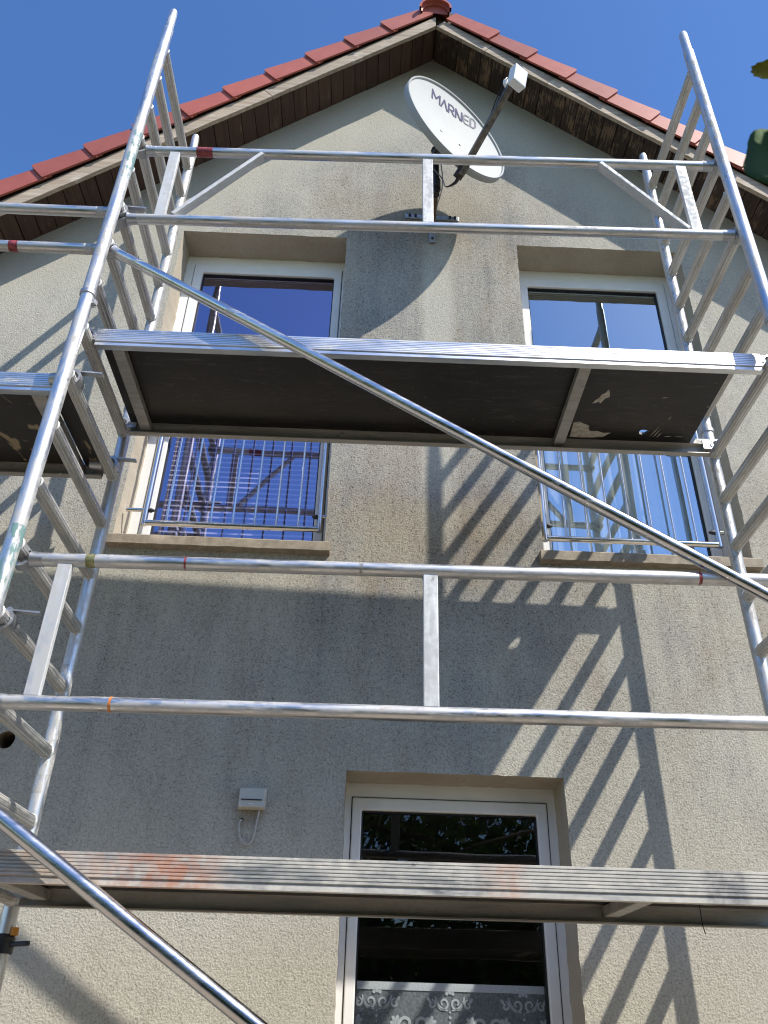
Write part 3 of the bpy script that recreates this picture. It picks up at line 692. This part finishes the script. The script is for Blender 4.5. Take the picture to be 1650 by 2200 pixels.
for ch, wd in (('M', .066), ('A', .052), ('R', .046), ('N', .048), ('E', .044), ('D', .042)):
    b = MB(); sw = .0062
    for st in LET[ch]:
        for (a0, b0), (a1, b1) in zip(st[:-1], st[1:]):
            p0 = Vector((x + a0 * wd, .246 + b0 * .082)); p1 = Vector((x + a1 * wd, .246 + b1 * .082)); d_ = (p1 - p0).normalized(); nn = Vector((-d_.y, d_.x)) * sw
            p0 -= d_ * sw * .7; p1 += d_ * sw * .7; o_ = []
            for p, s_ in ((p0, -1), (p1, -1), (p1, 1), (p0, 1)): q = p + nn * s_; o_.append((q.x, q.y, dz(q.x, q.y) + .0022))
            b.add(o_, [(0, 1, 2, 3)])
    b.obj('letter', 'letter_violet' if ch in 'MARN' else 'letter_grey', di, 0); x += wd + .013
# feed arm, converter
FT = Vector((0, -.475, -.02)); LN = Vector((.0, -.19, .468))
ad = (LN - FT).normalized(); ax_ = Vector((1, 0, 0)); au = ad.cross(ax_)
MB().bar(FT - ad * .02, LN - ad * .03, .038, .026, au).obj('feed_arm', 'arm_grey', di, 0, .003)
MB().bar(FT - Vector((0, 0, .05)), FT + Vector((0, .03, .03)), .05, .03, (0, 1, 0)).obj('arm_bracket', 'mast_dark', di, 0, .004)
# converter box faces away from dish, horn towards dish centre
hd = (Vector((0, 0.02, -.05)) - LN).normalized(); hx = Vector((1, 0, 0)); hy = hd.cross(hx).normalized(); LM = Matrix((hx, hy, hd)).transposed()
body = MB().box(LN - hd * .030 + hy * .01, (.096, .120, .056), LM).obj('converter_box', 'lnb_white', di, 0, .008)
MB().tube([LN - hd * .004, LN + hd * .03], .018, 14).obj('horn_neck', 'lnb_white', di)
MB().tube([LN + hd * .030, LN + hd * .034, LN + hd * .052, LN + hd * .056], [.022, .036, .038, .028], 20).obj('feed_horn', 'lnb_white', di)
for i, dx in enumerate((-.018, -.004, .010, .022)):                   # cables from converter along the arm
    s0 = LN - hd * .03 - hy * .045 + Vector((dx, 0, 0)); pts = [s0, s0 - hy * .03 + Vector((dx * .5, 0, 0)), LN - ad * .11 + au * (.034 + .012 * (i % 2)) + Vector((dx * 1.4, 0, 0)), LN - ad * .20 + au * .026 + Vector((dx * .7, 0, 0)), LN - ad * .30 + au * .022 + Vector((dx * .5, 0, 0)), FT + ad * .12 + au * .022 + Vector((dx * .5, 0, 0)), FT + ad * .0 + au * .02 + Vector((dx * .5, 0, 0)), FT - ad * .05 - Vector((0, 0, .02)) + Vector((dx * .4, 0, 0)), FT - ad * .055 - Vector((.03, 0, .07)), FT - ad * .01 - Vector((.06, -.02, .10)), Vector((-.10, -.36, -.15))]
    # smooth by Catmull-Rom
    sp = []
    for k in range(len(pts) - 1):
        p0, p1, p2, p3 = pts[max(0, k - 1)], pts[k], pts[k + 1], pts[min(len(pts) - 1, k + 2)]
        for u in (0, .25, .5, .75): sp.append(.5 * ((2 * p1) + (p2 - p0) * u + (2 * p0 - 5 * p1 + 4 * p2 - p3) * u * u + (3 * p1 - p0 - 3 * p2 + p3) * u ** 3))
    sp.append(pts[-1]); MB().tube(sp, .0038, 8).obj('antenna_cable', 'cable_black' if i != 3 else 'cable_grey', di)
# mount given in world coordinates, turned into dish space
Di = DM.inverted()
def W(x, y, z): return Di @ Vector((x, y, z))
MB().tube([W(.312, -.285, 5.98), W(.312, -.285, 6.425)], .024, 18).obj('mast', 'mast_dark', di)
MB().tube([W(.312, -.285, 6.42), W(.312, -.285, 6.44)], [.027, .022], 18).obj('mast_cap', 'cable_black', di)
MB().tube([W(.322, -.006, 6.085), W(.316, -.262, 6.075)], .0175, 14).obj('wall_arm', 'mast_brown', di)
MB().tube([W(.314, -.285, 6.03), W(.314, -.285, 6.12)], .030, 16).obj('mast_clamp', 'mast_dark', di)
for p in ((.29, 6.28), (.29, 6.36)):
    MB().bar(W(.315, -.30, p[1]), W(.385, -.40, p[1] + .01), .07, .02, Dv).obj('dish_bracket', 'mast_dark', di, 0, .003)
MB().box(W(.392, -.412, 6.335), (.10, .15, .02), None).obj('back_plate', 'mast_dark', di, 0, .003)
bmx = MB(); bmx.box((0, 0, 0), (.352, .010, .040)); pl = bmx.obj('wall_plate', 'zinc', di, 0, .002); pl.matrix_local = Di @ Matrix.Translation((.313, -.006, 6.121)) @ Matrix.Rotation(.03, 4, 'Y')
pl = MB().box((0, 0, 0), (.040, .010, .20)).obj('wall_plate', 'zinc', di, 0, .002); pl.matrix_local = Di @ Matrix.Translation((.314, -.013, 5.975))
for px, pz in ((.168, 6.125), (.206, 6.123), (.43, 6.119), (.462, 6.117), (.314, 5.905)):
    MB().tube([W(px, -.010, pz), W(px, -.024, pz), W(px, -.027, pz)], [.0085, .0085, .006], 8).obj('screw', 'steel_dark', di)
def cat(pts):
    pts = [Vector(p) for p in pts]; sp = []
    for k in range(len(pts) - 1):
        p0, p1, p2, p3 = pts[max(0, k - 1)], pts[k], pts[k + 1], pts[min(len(pts) - 1, k + 2)]
        for u in (0, .2, .4, .6, .8): sp.append(.5 * ((2 * p1) + (p2 - p0) * u + (2 * p0 - 5 * p1 + 4 * p2 - p3) * u * u + (3 * p1 - p0 - 3 * p2 + p3) * u ** 3))
    return sp + [pts[-1]]
MB().tube([W(*p) for p in cat([(.33, -.30, 6.22), (.27, -.31, 6.15), (.235, -.30, 6.05), (.25, -.28, 6.0), (.30, -.25, 6.03)])], .004, 8).obj('antenna_cable', 'cable_black', di)
MB().tube([W(*p) for p in cat([(.345, -.315, 6.24), (.352, -.32, 6.12), (.350, -.315, 6.02), (.34, -.29, 5.97), (.335, -.15, 6.06), (.330, -.02, 6.07), (.328, -.012, 6.0)])], .004, 8).obj('antenna_cable', 'cable_grey', di)

# ------------------------------------------------------------------ scaffold tower
TW = Matrix.Translation((-1.1917, -1.0808, 1.65)) @ Euler((.0024, -.0023, -.0027)).to_matrix().to_4x4()
WX, DY, Z0, DZ = 2.8243, .75, 4.3749, .25171
def zr(i): return Z0 - DZ * i
PR = .0275
def at(x, y, z): return TW @ Matrix.Translation((x, y, z))
rung_prof = []
for k in range(72):
    a = 2 * math.pi * k / 72; r = .0240 * (1 + (-.075 if k % 6 == 0 else .015)); sq = 1.0 / max(abs(math.cos(a)), abs(math.sin(a))); r *= min(1.10, 1 + .35 * (sq - 1) * 0.6)
    rung_prof.append((r * math.cos(a), r * math.sin(a)))
rung_me = MB().prism(rung_prof, (0, .012, 0), (0, DY - .012, 0)).mesh('rung', 22); rung_me.materials.append(M['alu_rung'])
weld_me = MB().tube([(0, -.006, 0), (0, 0, 0), (0, .006, 0)], [.0245, .0285, .0245], 16).mesh('weld', 60); weld_me.materials.append(M['alu_flat'])
def post_mesh(L, spigot):
    b = MB(); prof = []
    for k in range(24):
        a = 2 * math.pi * (k + .5) / 24; r = PR * (1.0 if k % 3 else 1.012); prof.append((r * math.cos(a), r * math.sin(a)))
    b.tube([(0, 0, 0), (0, 0, L * .5), (0, 0, L)], PR, 24)
    if spigot: b.tube([(0, 0, L - .002), (0, 0, L + .012), (0, 0, L + .17), (0, 0, L + .186), (0, 0, L + .190)], [PR - .001, .0235, .0225, .0195, .012], 20)
    me = b.mesh('post', 35); me.materials.append(M['alu_post']); return me
post_full, post_top, post_low = post_mesh(2.0136, False), post_mesh(2.02, True), post_mesh(1.93, False)
col_me = MB().tube([(0, 0, -.010), (0, 0, -.008), (0, 0, .012), (0, 0, .014)], [PR, .0325, .0325, PR], 22).mesh('collar', 30); col_me.materials.append(M['cast_grey'])
clip_me = MB().box((.030, .012, -.025), (.022, .020, .022)).tube([(.02, .012, -.05), (.036, .02, -.045), (.034, .026, -.02)], .0025, 6).mesh('lock_clip', 30); clip_me.materials.append(M['cast_grey'])
def ladder(xt, first, last, zb, post_me, label, collar=True):
    t = thing('ladder_frame', label, 'ladder frame', group='stacked ladder frames of the scaffold tower', mw=at(xt, 0, zb))
    for y in (0, DY):
        p = link('post', post_me, None, t); p.location = (0, y, 0); p.rotation_euler = (0, 0, random.uniform(0, 6))
        if collar:
            c = link('collar', col_me, None, t); c.location = (0, y, 0)
            c = link('lock_clip', clip_me, None, t); c.location = (0, y, -.02); c.rotation_euler = (0, 0, -.4 if y == 0 else .4)
    for i in range(first, last + 1):
        r_ = link('rung', rung_me, None, t); r_.location = (0, 0, zr(i) - zb); r_.rotation_euler = (0, random.uniform(-.05, .05), 0)
        for y in (.027, DY - .027):
            w_ = link('weld', weld_me, None, r_); w_.location = (0, y, 0)
    return t
ZS1, ZS2 = 2.512, .498
fLt = ladder(0, 0, 7, ZS1, post_top, 'topmost left ladder frame, its front post rising above the red roof edge')
fLm = ladder(0, 8, 15, ZS2, post_full, 'left ladder frame between the two platforms, second from the top')
fLb = ladder(0, 16, 21, ZS2 - 2.0136 + .0836, post_low, 'bottom left ladder frame below the lower platform', False)
fRt = ladder(WX, 0, 7, ZS1, post_top, 'topmost ladder frame at the right end of the tower, its post tip against the sky')
fRm = ladder(WX, 8, 15, ZS2, post_full, 'right ladder frame below the upper platform, running out of the picture')
fRb = ladder(WX, 16, 21, ZS2 - 2.0136 + .0836, post_low, 'bottom right ladder frame that stands outside the picture, its shadow on the wall', False)
for t in (fLb, fRb):
    for y in (0, DY):
        MB().tube([(0, y, -.20), (0, y, .05)], .018, 14).obj('spindle', 'zinc', t)
        MB().box((0, y, -.209), (.15, .15, .010)).obj('base_plate', 'zinc', t, 0, .003)
def smear(parent, y, z0, z1, a0, a1, mt):            # thin paint smear wrapped round part of a post
    vs = []; n = 10
    for z in (z0, z1):
        for i in range(n + 1):
            a = a0 + (a1 - a0) * i / n; vs.append(((PR + .0007) * math.cos(a), y + (PR + .0007) * math.sin(a), z))
    MB().add(vs, [(i, i + 1, n + 2 + i, n + 1 + i) for i in range(n)]).obj('paint_smear', mt, parent, 60)
smear(fLt, 0, zr(4) - ZS1 - .12, zr(3) - ZS1 - .02, -1.6, .5, 'teal_smear')
smear(fLm, 0, zr(13) - ZS2 + .02, zr(12) - ZS2 + .05, -1.9, .4, 'teal_smear')
for t, y, za, zb in ((fLt, 0, .2, .5), (fLt, DY, .3, 1.6), (fRt, DY, .5, 1.9), (fLm, DY, .2, .7), (fRt, 0, .9, 1.9), (fRm, DY, 1.0, 1.8)): smear(t, y, za, zb, -2.6, .2, 'plaster_smear')
# clamp on the lower rear post with dark lever and orange cap
MB().tube([(0, DY, .065 - .35 + 1.93), (0, DY, 1.61), (0, DY, 1.66), (0, DY, 1.67)], [PR, .037, .037, PR], 18).obj('clamp', 'steel_dark', fLb)
MB().bar((.025, DY - .01, 1.638), (.098, DY - .03, 1.642), .018, .016).obj('clamp_lever', 'steel_dark', fLb, 0, .005)
MB().tube([(.034, DY - .012, 1.665), (.034, DY - .012, 1.69)], .013, 10).obj('clamp_cap', 'orange_plastic', fLb)

# claw that grips a rung (axis Y) with housing towards +x or -x and optional lever
def claw_mesh(lever=True):
    b = MB(); n = 16; vs = []; y0, y1 = -.022, .022
    for i in range(n + 1):
        a = R(-150 + 290 * i / n)
        for r in (.0262, .0372):
            for y in (y0, y1): vs.append((-r * math.cos(a) * 1.0, y, r * math.sin(a)))
    fs = []
    for i in range(n):
        o = 4 * i; fs += [(o, o + 4, o + 5, o + 1), (o + 2, o + 3, o + 7, o + 6), (o, o + 2, o + 6, o + 4), (o + 1, o + 5, o + 7, o + 3)]
    fs += [(0, 1, 3, 2), (4 * n, 4 * n + 2, 4 * n + 3, 4 * n + 1)]; b.add(vs, fs)
    b.tube([(.024, 0, 0), (.032, 0, 0), (.050, 0, 0), (.078, 0, 0), (.088, 0, 0)], [.020, .029, .026, .0245, .022], 16)
    b.tube([(.055, -.024, .006), (.055, .024, .006)], .006, 8)
    me = b.mesh('claw', 30); me.materials.append(M['cast_grey']); return me
claw_me = claw_mesh()
lev_me = MB().prism([(-.012, -.003), (.012, -.003), (.012, .003), (-.012, .003)], (.0, 0, .036), (.10, 0, .030)).tube([(.0, -.014, .036), (.0, .014, .036)], .010, 10).mesh('lever', 30); lev_me.materials.append(M['cast_grey'])
hook_me = MB()
for i in range(9): pass
def claw(parent, loc, flip, lever=False, tilt=0.0, mt=None):
    c = link('claw', claw_me, None, parent); c.location = loc; c.rotation_euler = (0, tilt, math.pi if flip else 0)
    if lever: l_ = link('lever', lev_me, None, c); l_.location = (-.012, 0, 0); l_.rotation_euler = (0, 0, math.pi)
    return c
def taped(parent, p0, p1, r, f0, f1, mt):           # painted or taped ring on a tube
    p0, p1 = Vector(p0), Vector(p1); MB().tube([p0.lerp(p1, f0), p0.lerp(p1, f1)], r + .0006, 18, False).obj('paint_mark', mt, parent, 60)

def guardrail(i_top, i_bot, label, ya, yb, diag, label2=None):
    t = thing('guardrail', label, 'guardrail', group='double guardrails of the scaffold tower', mw=at(0, -.016, zr(i_bot) - .020))
    H = zr(i_top) - zr(i_bot); rr = .0238; x0, x1 = .075, WX - .075
    yl = lambda x: ya + (yb - ya) * x / WX
    rails = []
    for z in (0, H):
        rails.append(MB().tube([(x0, yl(x0), z), (WX / 2, yl(WX / 2), z - .0015), (x1, yl(x1), z)], rr, 20).obj('rail', 'alu_rail', t))
        claw(t, (0, yl(0), z), False); claw(t, (WX, yl(WX), z), True)
    xs = (.175, 1.402, 2.63) if diag else (.155, 1.402, 2.65)
    for x in xs: MB().box((x, yl(x) - .004, H / 2), (.050, .022, H - 2 * rr + .014)).obj('strut', 'alu_flat', t, 0, .003)
    if diag:
        MB().bar((.60, yl(.6) - .002, H - rr + .004), (.235, yl(.23) - .002, rr - .006), .020, .046, (0, 1, 0)).obj('diagonal', 'alu_flat', t, 0, .003)
        MB().bar((2.24, yl(2.24) - .002, H - rr + .004), (2.59, yl(2.59) - .002, rr - .006), .020, .046, (0, 1, 0)).obj('diagonal', 'alu_flat', t, 0, .003)
    return t, H, yl
gt, H, yl = guardrail(3, 5, 'upper double guardrail with slanting struts, crossing in front of the satellite dish', .103, .060, True)
taped(gt, (0, yl(0), H), (WX, yl(WX), H), .0238, .098, .126, 'red_mark')
gl, H2, yl2 = guardrail(12, 14, 'lower double guardrail with upright struts, crossing the shaded wall below the upper windows', .115, .080, False)
taped(gl, (0, yl2(0), H2), (WX, yl2(WX), H2), .0238, .079, .090, 'yellow_mark'); taped(gl, (0, yl2(0), H2), (WX, yl2(WX), H2), .0238, .198, .2005, 'red_mark'); taped(gl, (0, yl2(0), 0), (WX, yl2(WX), 0), .0238, .142, .145, 'orange_mark')
taped(gl, (0, yl2(0), H2), (WX, yl2(WX), H2), .0238, .822, .826, 'red_mark')

def brace(i0, i1, label, y):
    t = thing('diagonal_brace', label, 'brace', group='diagonal braces of the scaffold tower', mw=at(0, y, zr(i1) - .014))
    H = zr(i0) - zr(i1); a = math.atan2(-H, WX); d = Vector((math.cos(a), 0, math.sin(a)))
    MB().tube([Vector((0, -.006, H)) + d * .07, Vector((WX, -.006, 0)) - d * .07], .0228, 22).obj('tube', 'alu_brace', t)
    claw(t, (0, 0, H), False, tilt=.54); claw(t, (WX, 0, 0), True, tilt=-.54)
    return t
brace(6, 13, 'upper shiny diagonal brace tube crossing in front of the upper platform', .052)
brace(15, 22, 'lower shiny diagonal brace tube crossing the bottom left corner', .052)

# platforms
def beam_prof(sg):
    pr_ = []; n = 7; zt, zb = .036, -.032; h = (zt - zb) / n
    pr_.append((sg * .030, zt)); pr_.append((sg * .003, zt))
    for k in range(n):
        a = zt - k * h; pr_ += [(0, a - h * .12), (0, a - h * .72), (sg * .0028, a - h * .80), (sg * .0028, a - h * .96)]
    pr_ += [(sg * .006, zb), (sg * .004, zb - .004), (sg * .004, zb - .018), (sg * .034, zb - .018), (sg * .034, zb - .013), (sg * .010, zb - .010), (sg * .010, zt - .030), (sg * .030, zt - .028)]
    return pr_
def platform(ri, x0, x1, label, beam, deck, bars, panels, hole=None, mwx=0):
    t = thing('scaffold_platform', label, 'scaffold platform', group='walking platforms of the scaffold tower', mw=at(mwx, 0, zr(ri) + .019))
    y0, y1 = .092, .710
    # profile axis y is -world y for prisms along +x with up z: (z x x = y)
    MB().prism(beam_prof(1), (x0, y0, 0), (x1, y0, 0)).obj('front_beam', beam, t, 25)
    MB().prism([(-a, b) for a, b in beam_prof(1)][::-1], (x0, y1, 0), (x1, y1, 0)).obj('rear_beam', 'alu_dull' if beam != 'alu_beam_dirty' else 'alu_dull', t, 25)
    for x, wd in bars: MB().box((x, (y0 + y1) / 2, -.012), (wd, y1 - y0 - .02, .036)).obj('crossbar', 'alu_dull', t, 0, .003)
    for (a, b, hl) in panels:
        ya, yb, za, zb = y0 + .011, y1 - .011, .0085, .020
        if hl:
            lp = [[Vector((a, ya, 0)), Vector((b, ya, 0)), Vector((b, yb, 0)), Vector((a, yb, 0))], [Vector((p[0], p[1], 0)) for p in hl]]
            fl = [p for l in lp for p in l]; tr_ = tessellate_polygon(lp); n = len(fl); nh = len(hl)
            m_ = MB().add([(p.x, p.y, z) for z in (za, zb) for p in fl], [tuple(q) for q in tr_] + [tuple(i + n for i in q[::-1]) for q in tr_] + [(i, (i + 1) % 4, n + (i + 1) % 4, n + i) for i in range(4)] + [(4 + i, n + 4 + i, n + 4 + (i + 1) % nh, 4 + (i + 1) % nh) for i in range(nh)])
            m_.obj('deck_panel', deck, t, 0)
        else: MB().box(((a + b) / 2, (ya + yb) / 2, (za + zb) / 2), (b - a, yb - ya, zb - za)).obj('deck_panel', deck, t, 0)
    for x, fl in ((x0, False), (x1, True)):
        sg = -1 if fl else 1; xr = 0 if abs(x) < .5 else (WX if x > 0 else -WX)
        for y in (y0 + .018, y1 - .018):
            c = MB(); xx = x; n = 10; vs = []
            for i in range(n + 1):
                a = R(-20 + 215 * i / n)
                for r in (.0258, .0345):
                    for yy in (-.018, .018): vs.append((r * math.cos(a), yy, r * math.sin(a)))
            fs = []
            for i in range(n):
                o = 4 * i; fs += [(o, o + 4, o + 5, o + 1), (o + 2, o + 3, o + 7, o + 6), (o, o + 2, o + 6, o + 4), (o + 1, o + 5, o + 7, o + 3)]
            fs += [(0, 1, 3, 2), (4 * n, 4 * n + 2, 4 * n + 3, 4 * n + 1)]; c.add(vs, fs)
            c.box((sg * .045, 0, .004), (.05, .030, .052))
            ob = c.obj('hook', 'cast_grey', t, 30); ob.location = (xr, y, 0)
    return t
# world points of wear on the upper deck -> tower-local
def loc2(pts): return [(x + 1.1917 + .0027 * (y + 1.08) + .012, y + 1.0808 + .0027 * 2 + .026) for x, y in pts]
hole = loc2([(1.224, -.502), (1.226, -.513), (1.232, -.519), (1.250, -.520), (1.269, -.517), (1.266, -.503), (1.257, -.489), (1.243, -.484), (1.231, -.487)])
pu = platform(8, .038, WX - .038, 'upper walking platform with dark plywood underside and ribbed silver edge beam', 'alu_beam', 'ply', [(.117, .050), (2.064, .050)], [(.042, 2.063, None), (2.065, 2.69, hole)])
def patch(parent, pts, mt='peeled_ply'):
    pts = loc2(pts); MB().poly(pts, lambda a, b, d: (a, b, .0083 - .0012 + d * 1.0), .0010).obj('peeled_patch', mt, parent, 0)
patch(pu, [(.905, -.556), (.93, -.565), (.952, -.551), (.981, -.537), (.985, -.512), (.996, -.497), (1.03, -.499), (1.06, -.487), (1.093, -.490), (1.078, -.470), (1.064, -.457), (1.02, -.449), (.97, -.447), (.91, -.448)])
patch(pu, [(.957, -.697), (.966, -.72), (.977, -.735), (.985, -.760), (.998, -.770), (1.005, -.792), (1.012, -.785), (1.018, -.765), (1.023, -.745), (1.006, -.735), (.999, -.715), (.992, -.697), (.983, -.712), (.972, -.702)])
for a, b in (((1.283, -.471), (1.306, -.550)), ((1.300, -.466), (1.316, -.53)), ((1.315, -.464), (1.332, -.509)), ((1.252, -.751), (1.280, -.756)), ((1.351, -.476), (1.385, -.478)), ((1.40, -.479), (1.44, -.480)), ((1.33, -.60), (1.336, -.625)), ((1.46, -.99), (1.466, -.985)), ((1.47, -.70), (1.482, -.706))):
    (xa, ya), (xb, yb) = a, b; nx, ny = -(yb - ya), xb - xa; L = math.hypot(nx, ny); nx, ny = nx / L * .0022, ny / L * .0022
    patch(pu, [(xa, ya), ((xa + xb) / 2 + nx, (ya + yb) / 2 + ny), (xb, yb), ((xa + xb) / 2 - nx, (ya + yb) / 2 - ny)])
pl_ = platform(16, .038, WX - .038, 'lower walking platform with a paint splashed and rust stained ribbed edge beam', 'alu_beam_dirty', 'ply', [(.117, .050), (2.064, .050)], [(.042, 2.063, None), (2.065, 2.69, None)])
MB().tube([(2.27, .40, .006), (2.271, .405, -.03), (2.269, .40, -.075), (2.272, .395, -.10)], .0016, 6).obj('dangling_cord', 'steel_dark', pl_)
MB().box((2.30, .36, -.006), (.05, .10, .024)).obj('hinge', 'steel_dark', pl_, 0, .006)
# neighbouring bay to the left
pn = platform(9, -WX + .038, -.038, 'left neighbour platform with plaster splashes under its deck, cut off by the picture edge', 'alu_beam', 'ply_splashed', [(-.150, .060), (-2.06, .05)], [(-.118, -.042, None), (-2.0, -.182, None)])
for y in (.084, .666):
    c = claw(pn, (0, y, 0), True, True)
def bay_rail(i, label, y, lever):
    t = thing('bay_rail', label, 'scaffold rail', group='rails of the neighbouring scaffold bay', mw=at(0, y, zr(i)))
    MB().tube([(-WX + .07, 0, 0), (-WX / 2, 0, .001), (-.07, 0, 0)], .0242, 20).obj('rail', 'alu_rail', t); c = claw(t, (0, 0, 0), True, lever)
    taped(t, (-WX, 0, 0), (0, 0, 0), .0242, .962, .974, 'alu_flat')
    return t
r5 = bay_rail(5, 'blue grey rail at the left edge, upper of the two, just below the wooden soffit', .072, True)
r6 = bay_rail(6, 'blue grey rail at the left edge with a red tape band, lower of the two', .070, False)
taped(r6, (-WX, 0, 0), (0, 0, 0), .0242, .846, .860, 'red_mark')
bay_rail(13, 'bay rail whose claw and lever show at the left edge below the lower guardrail', .10, True)

# ------------------------------------------------------------------ tree behind the camera with a bough reaching past it
tr = thing('tree', 'leafy tree whose blurred green leaves hang in at the upper right edge', 'tree', (3.4, -6.4, 0))
O = Vector((3.4, -6.4, 0))
def lp(*p): return Vector(p) - O
tb = MB()
tb.tube([lp(3.4, -6.4, -.1), lp(3.35, -6.45, .8), lp(3.2, -6.6, 1.8), lp(2.9, -6.9, 3.0), lp(2.4, -7.2, 4.4), lp(2.0, -7.4, 5.6)], [.20, .16, .14, .11, .07, .03], 14)
tb.obj('trunk', 'bark', tr)
limbs = [[(3.2, -6.6, 1.8), (2.6, -5.2, 2.9), (1.9, -4.0, 3.2), (1.15, -3.15, 3.0), (.72, -2.9, 2.82)], [(3.0, -6.8, 2.6), (1.2, -7.2, 3.6), (-.8, -7.6, 4.2), (-2.4, -7.8, 4.5)], [(2.7, -7.0, 3.6), (4.2, -7.8, 4.6), (5.2, -8.2, 5.0)], [(3.0, -6.9, 2.4), (1.6, -8.0, 2.9), (.2, -8.4, 3.1)]]
for i, l in enumerate(limbs):
    n = len(l); MB().tube([lp(*p) for p in cat(l)], [(.055 if i else .04) * (1 - .85 * k / (5 * (n - 1))) for k in range(5 * (n - 1) + 1)], 8).obj('limb', 'bark', tr)
random.seed(11); cb = MB()
def leaf_quad(b, c, sz):
    a = Vector((random.gauss(0, 1), random.gauss(0, 1), random.gauss(0, 1))).normalized(); q = a.orthogonal().normalized(); r_ = a.cross(q)
    q, r_ = q * sz, r_ * sz * .62
    b.add([c - q, c - q * .2 + r_, c + q, c - q * .2 - r_], [(0, 1, 2), (0, 2, 3)])
clumps = [Vector((random.uniform(-2.8, 4.8), random.uniform(-9.4, -6.6), random.uniform(.5, 5.5))) for _ in range(260)]
for c in clumps:
    rr = random.uniform(.25, .6)
    for _ in range(85):
        p = c + Vector((random.gauss(0, rr), random.gauss(0, rr), random.gauss(0, rr * .8))); leaf_quad(cb, p - O, random.uniform(.035, .075))
for _ in range(5200):  # leaf slab behind the tree, added to block sky in the lower window's reflection
    leaf_quad(cb, Vector((random.uniform(-5.5, 7), random.uniform(-10.6, -9.4), random.uniform(.1, 5.6))) - O, random.uniform(.09, .2))
for _ in range(9500):  # low leaf slab, added to close bright gaps in that reflection
    leaf_quad(cb, Vector((random.uniform(-6, 8), random.uniform(-11.4, -10.6), random.uniform(.0, 3.0))) - O, random.uniform(.14, .26))
cr = cb.obj('crown_and_backdrop', 'leaf_crown', tr, 0); cr['kind'] = 'stuff'
# single near leaves
def leaf(outline, mid, mt, curl, ser=.05):
    c = Vector(mid); b = MB(); n = len(outline)
    o2 = []
    for i, p in enumerate(outline):
        q = outline[(i + 1) % n]; P_, Q_ = Vector(p), Vector(q); o2 += [P_, P_.lerp(Q_, .5) + (c - P_.lerp(Q_, .5)) * ser]
    outline = o2; n = len(outline)
    pts = [lp(*p) for p in outline]; vs = [c - O + Vector((0, curl, 0))] + pts + [p * .5 + (c - O) * .5 + Vector((0, curl * .8, 0)) for p in pts]
    fs = [(1 + i, 1 + (i + 1) % n, 1 + n + (i + 1) % n, 1 + n + i) for i in range(n)] + [(0, 1 + n + i, 1 + n + (i + 1) % n) for i in range(n)]
    b.add(vs, fs); ob = b.obj('leaf', mt, tr, 60); sdm = ob.modifiers.new('s', 'SOLIDIFY'); sdm.thickness = .0006; return ob
big = [(.486, 2.656), (.475, 2.648), (.466, 2.634), (.460, 2.620), (.453, 2.604), (.448, 2.588), (.441, 2.570), (.435, 2.555), (.427, 2.537), (.422, 2.522), (.420, 2.506), (.424, 2.494), (.430, 2.485), (.440, 2.476), (.456, 2.468), (.480, 2.466), (.505, 2.475), (.530, 2.495), (.545, 2.530), (.548, 2.570), (.540, 2.610), (.520, 2.640), (.502, 2.655)]
leaf([(x, -2.9 + (z - 2.56) * .25, z) for x, z in big], (.485, -2.9, 2.56), 'leaf_near', .012, .0)
sm2 = [(.483, 2.752), (.490, 2.763), (.500, 2.771), (.515, 2.776), (.545, 2.778), (.58, 2.772), (.59, 2.76), (.57, 2.745), (.535, 2.738), (.51, 2.735), (.493, 2.736), (.485, 2.744)]
leaf([(x, -2.9 + (z - 2.755) * 1.2, z) for x, z in sm2], (.53, -2.9, 2.757), 'leaf_sunny', .006)
for (x, y, z, s) in ((.66, -2.95, 2.70, .05), (.74, -2.9, 2.86, .06), (.80, -3.0, 2.74, .055), (.92, -3.0, 3.02, .06), (1.0, -3.1, 2.84, .06), (1.2, -3.1, 3.12, .06)):
    pts = [(x + s * math.cos(a) * (1 + .1 * math.cos(5 * a)), y + .4 * s * math.sin(a), z + s * .8 * math.sin(a)) for a in [2 * math.pi * k / 16 for k in range(16)]]
    leaf(pts, (x, y, z), 'leaf_near', .008)
random.seed(21); sh_ = MB()
for k in range(48):                                  # unseen leaves added towards the sun to shade the big near leaf
    c = Vector((.485, -2.9, 2.56)) + SUN * random.uniform(.35, .75) + Vector((random.gauss(0, .05), random.gauss(0, .05), random.gauss(0, .05)))
    leaf_quad(sh_, c - O, random.uniform(.03, .05))
sh_.obj('shading_leaves', 'leaf_crown', tr, 0)
MB().tube([lp(*p) for p in cat([(.72, -2.9, 2.82), (.62, -2.9, 2.74), (.545, -2.9, 2.60)])], .0025, 6).obj('twig', 'bark', tr)
MB().tube([lp(*p) for p in cat([(.72, -2.9, 2.82), (.64, -2.9, 2.79), (.58, -2.9, 2.76)])], .002, 6).obj('twig', 'bark', tr)
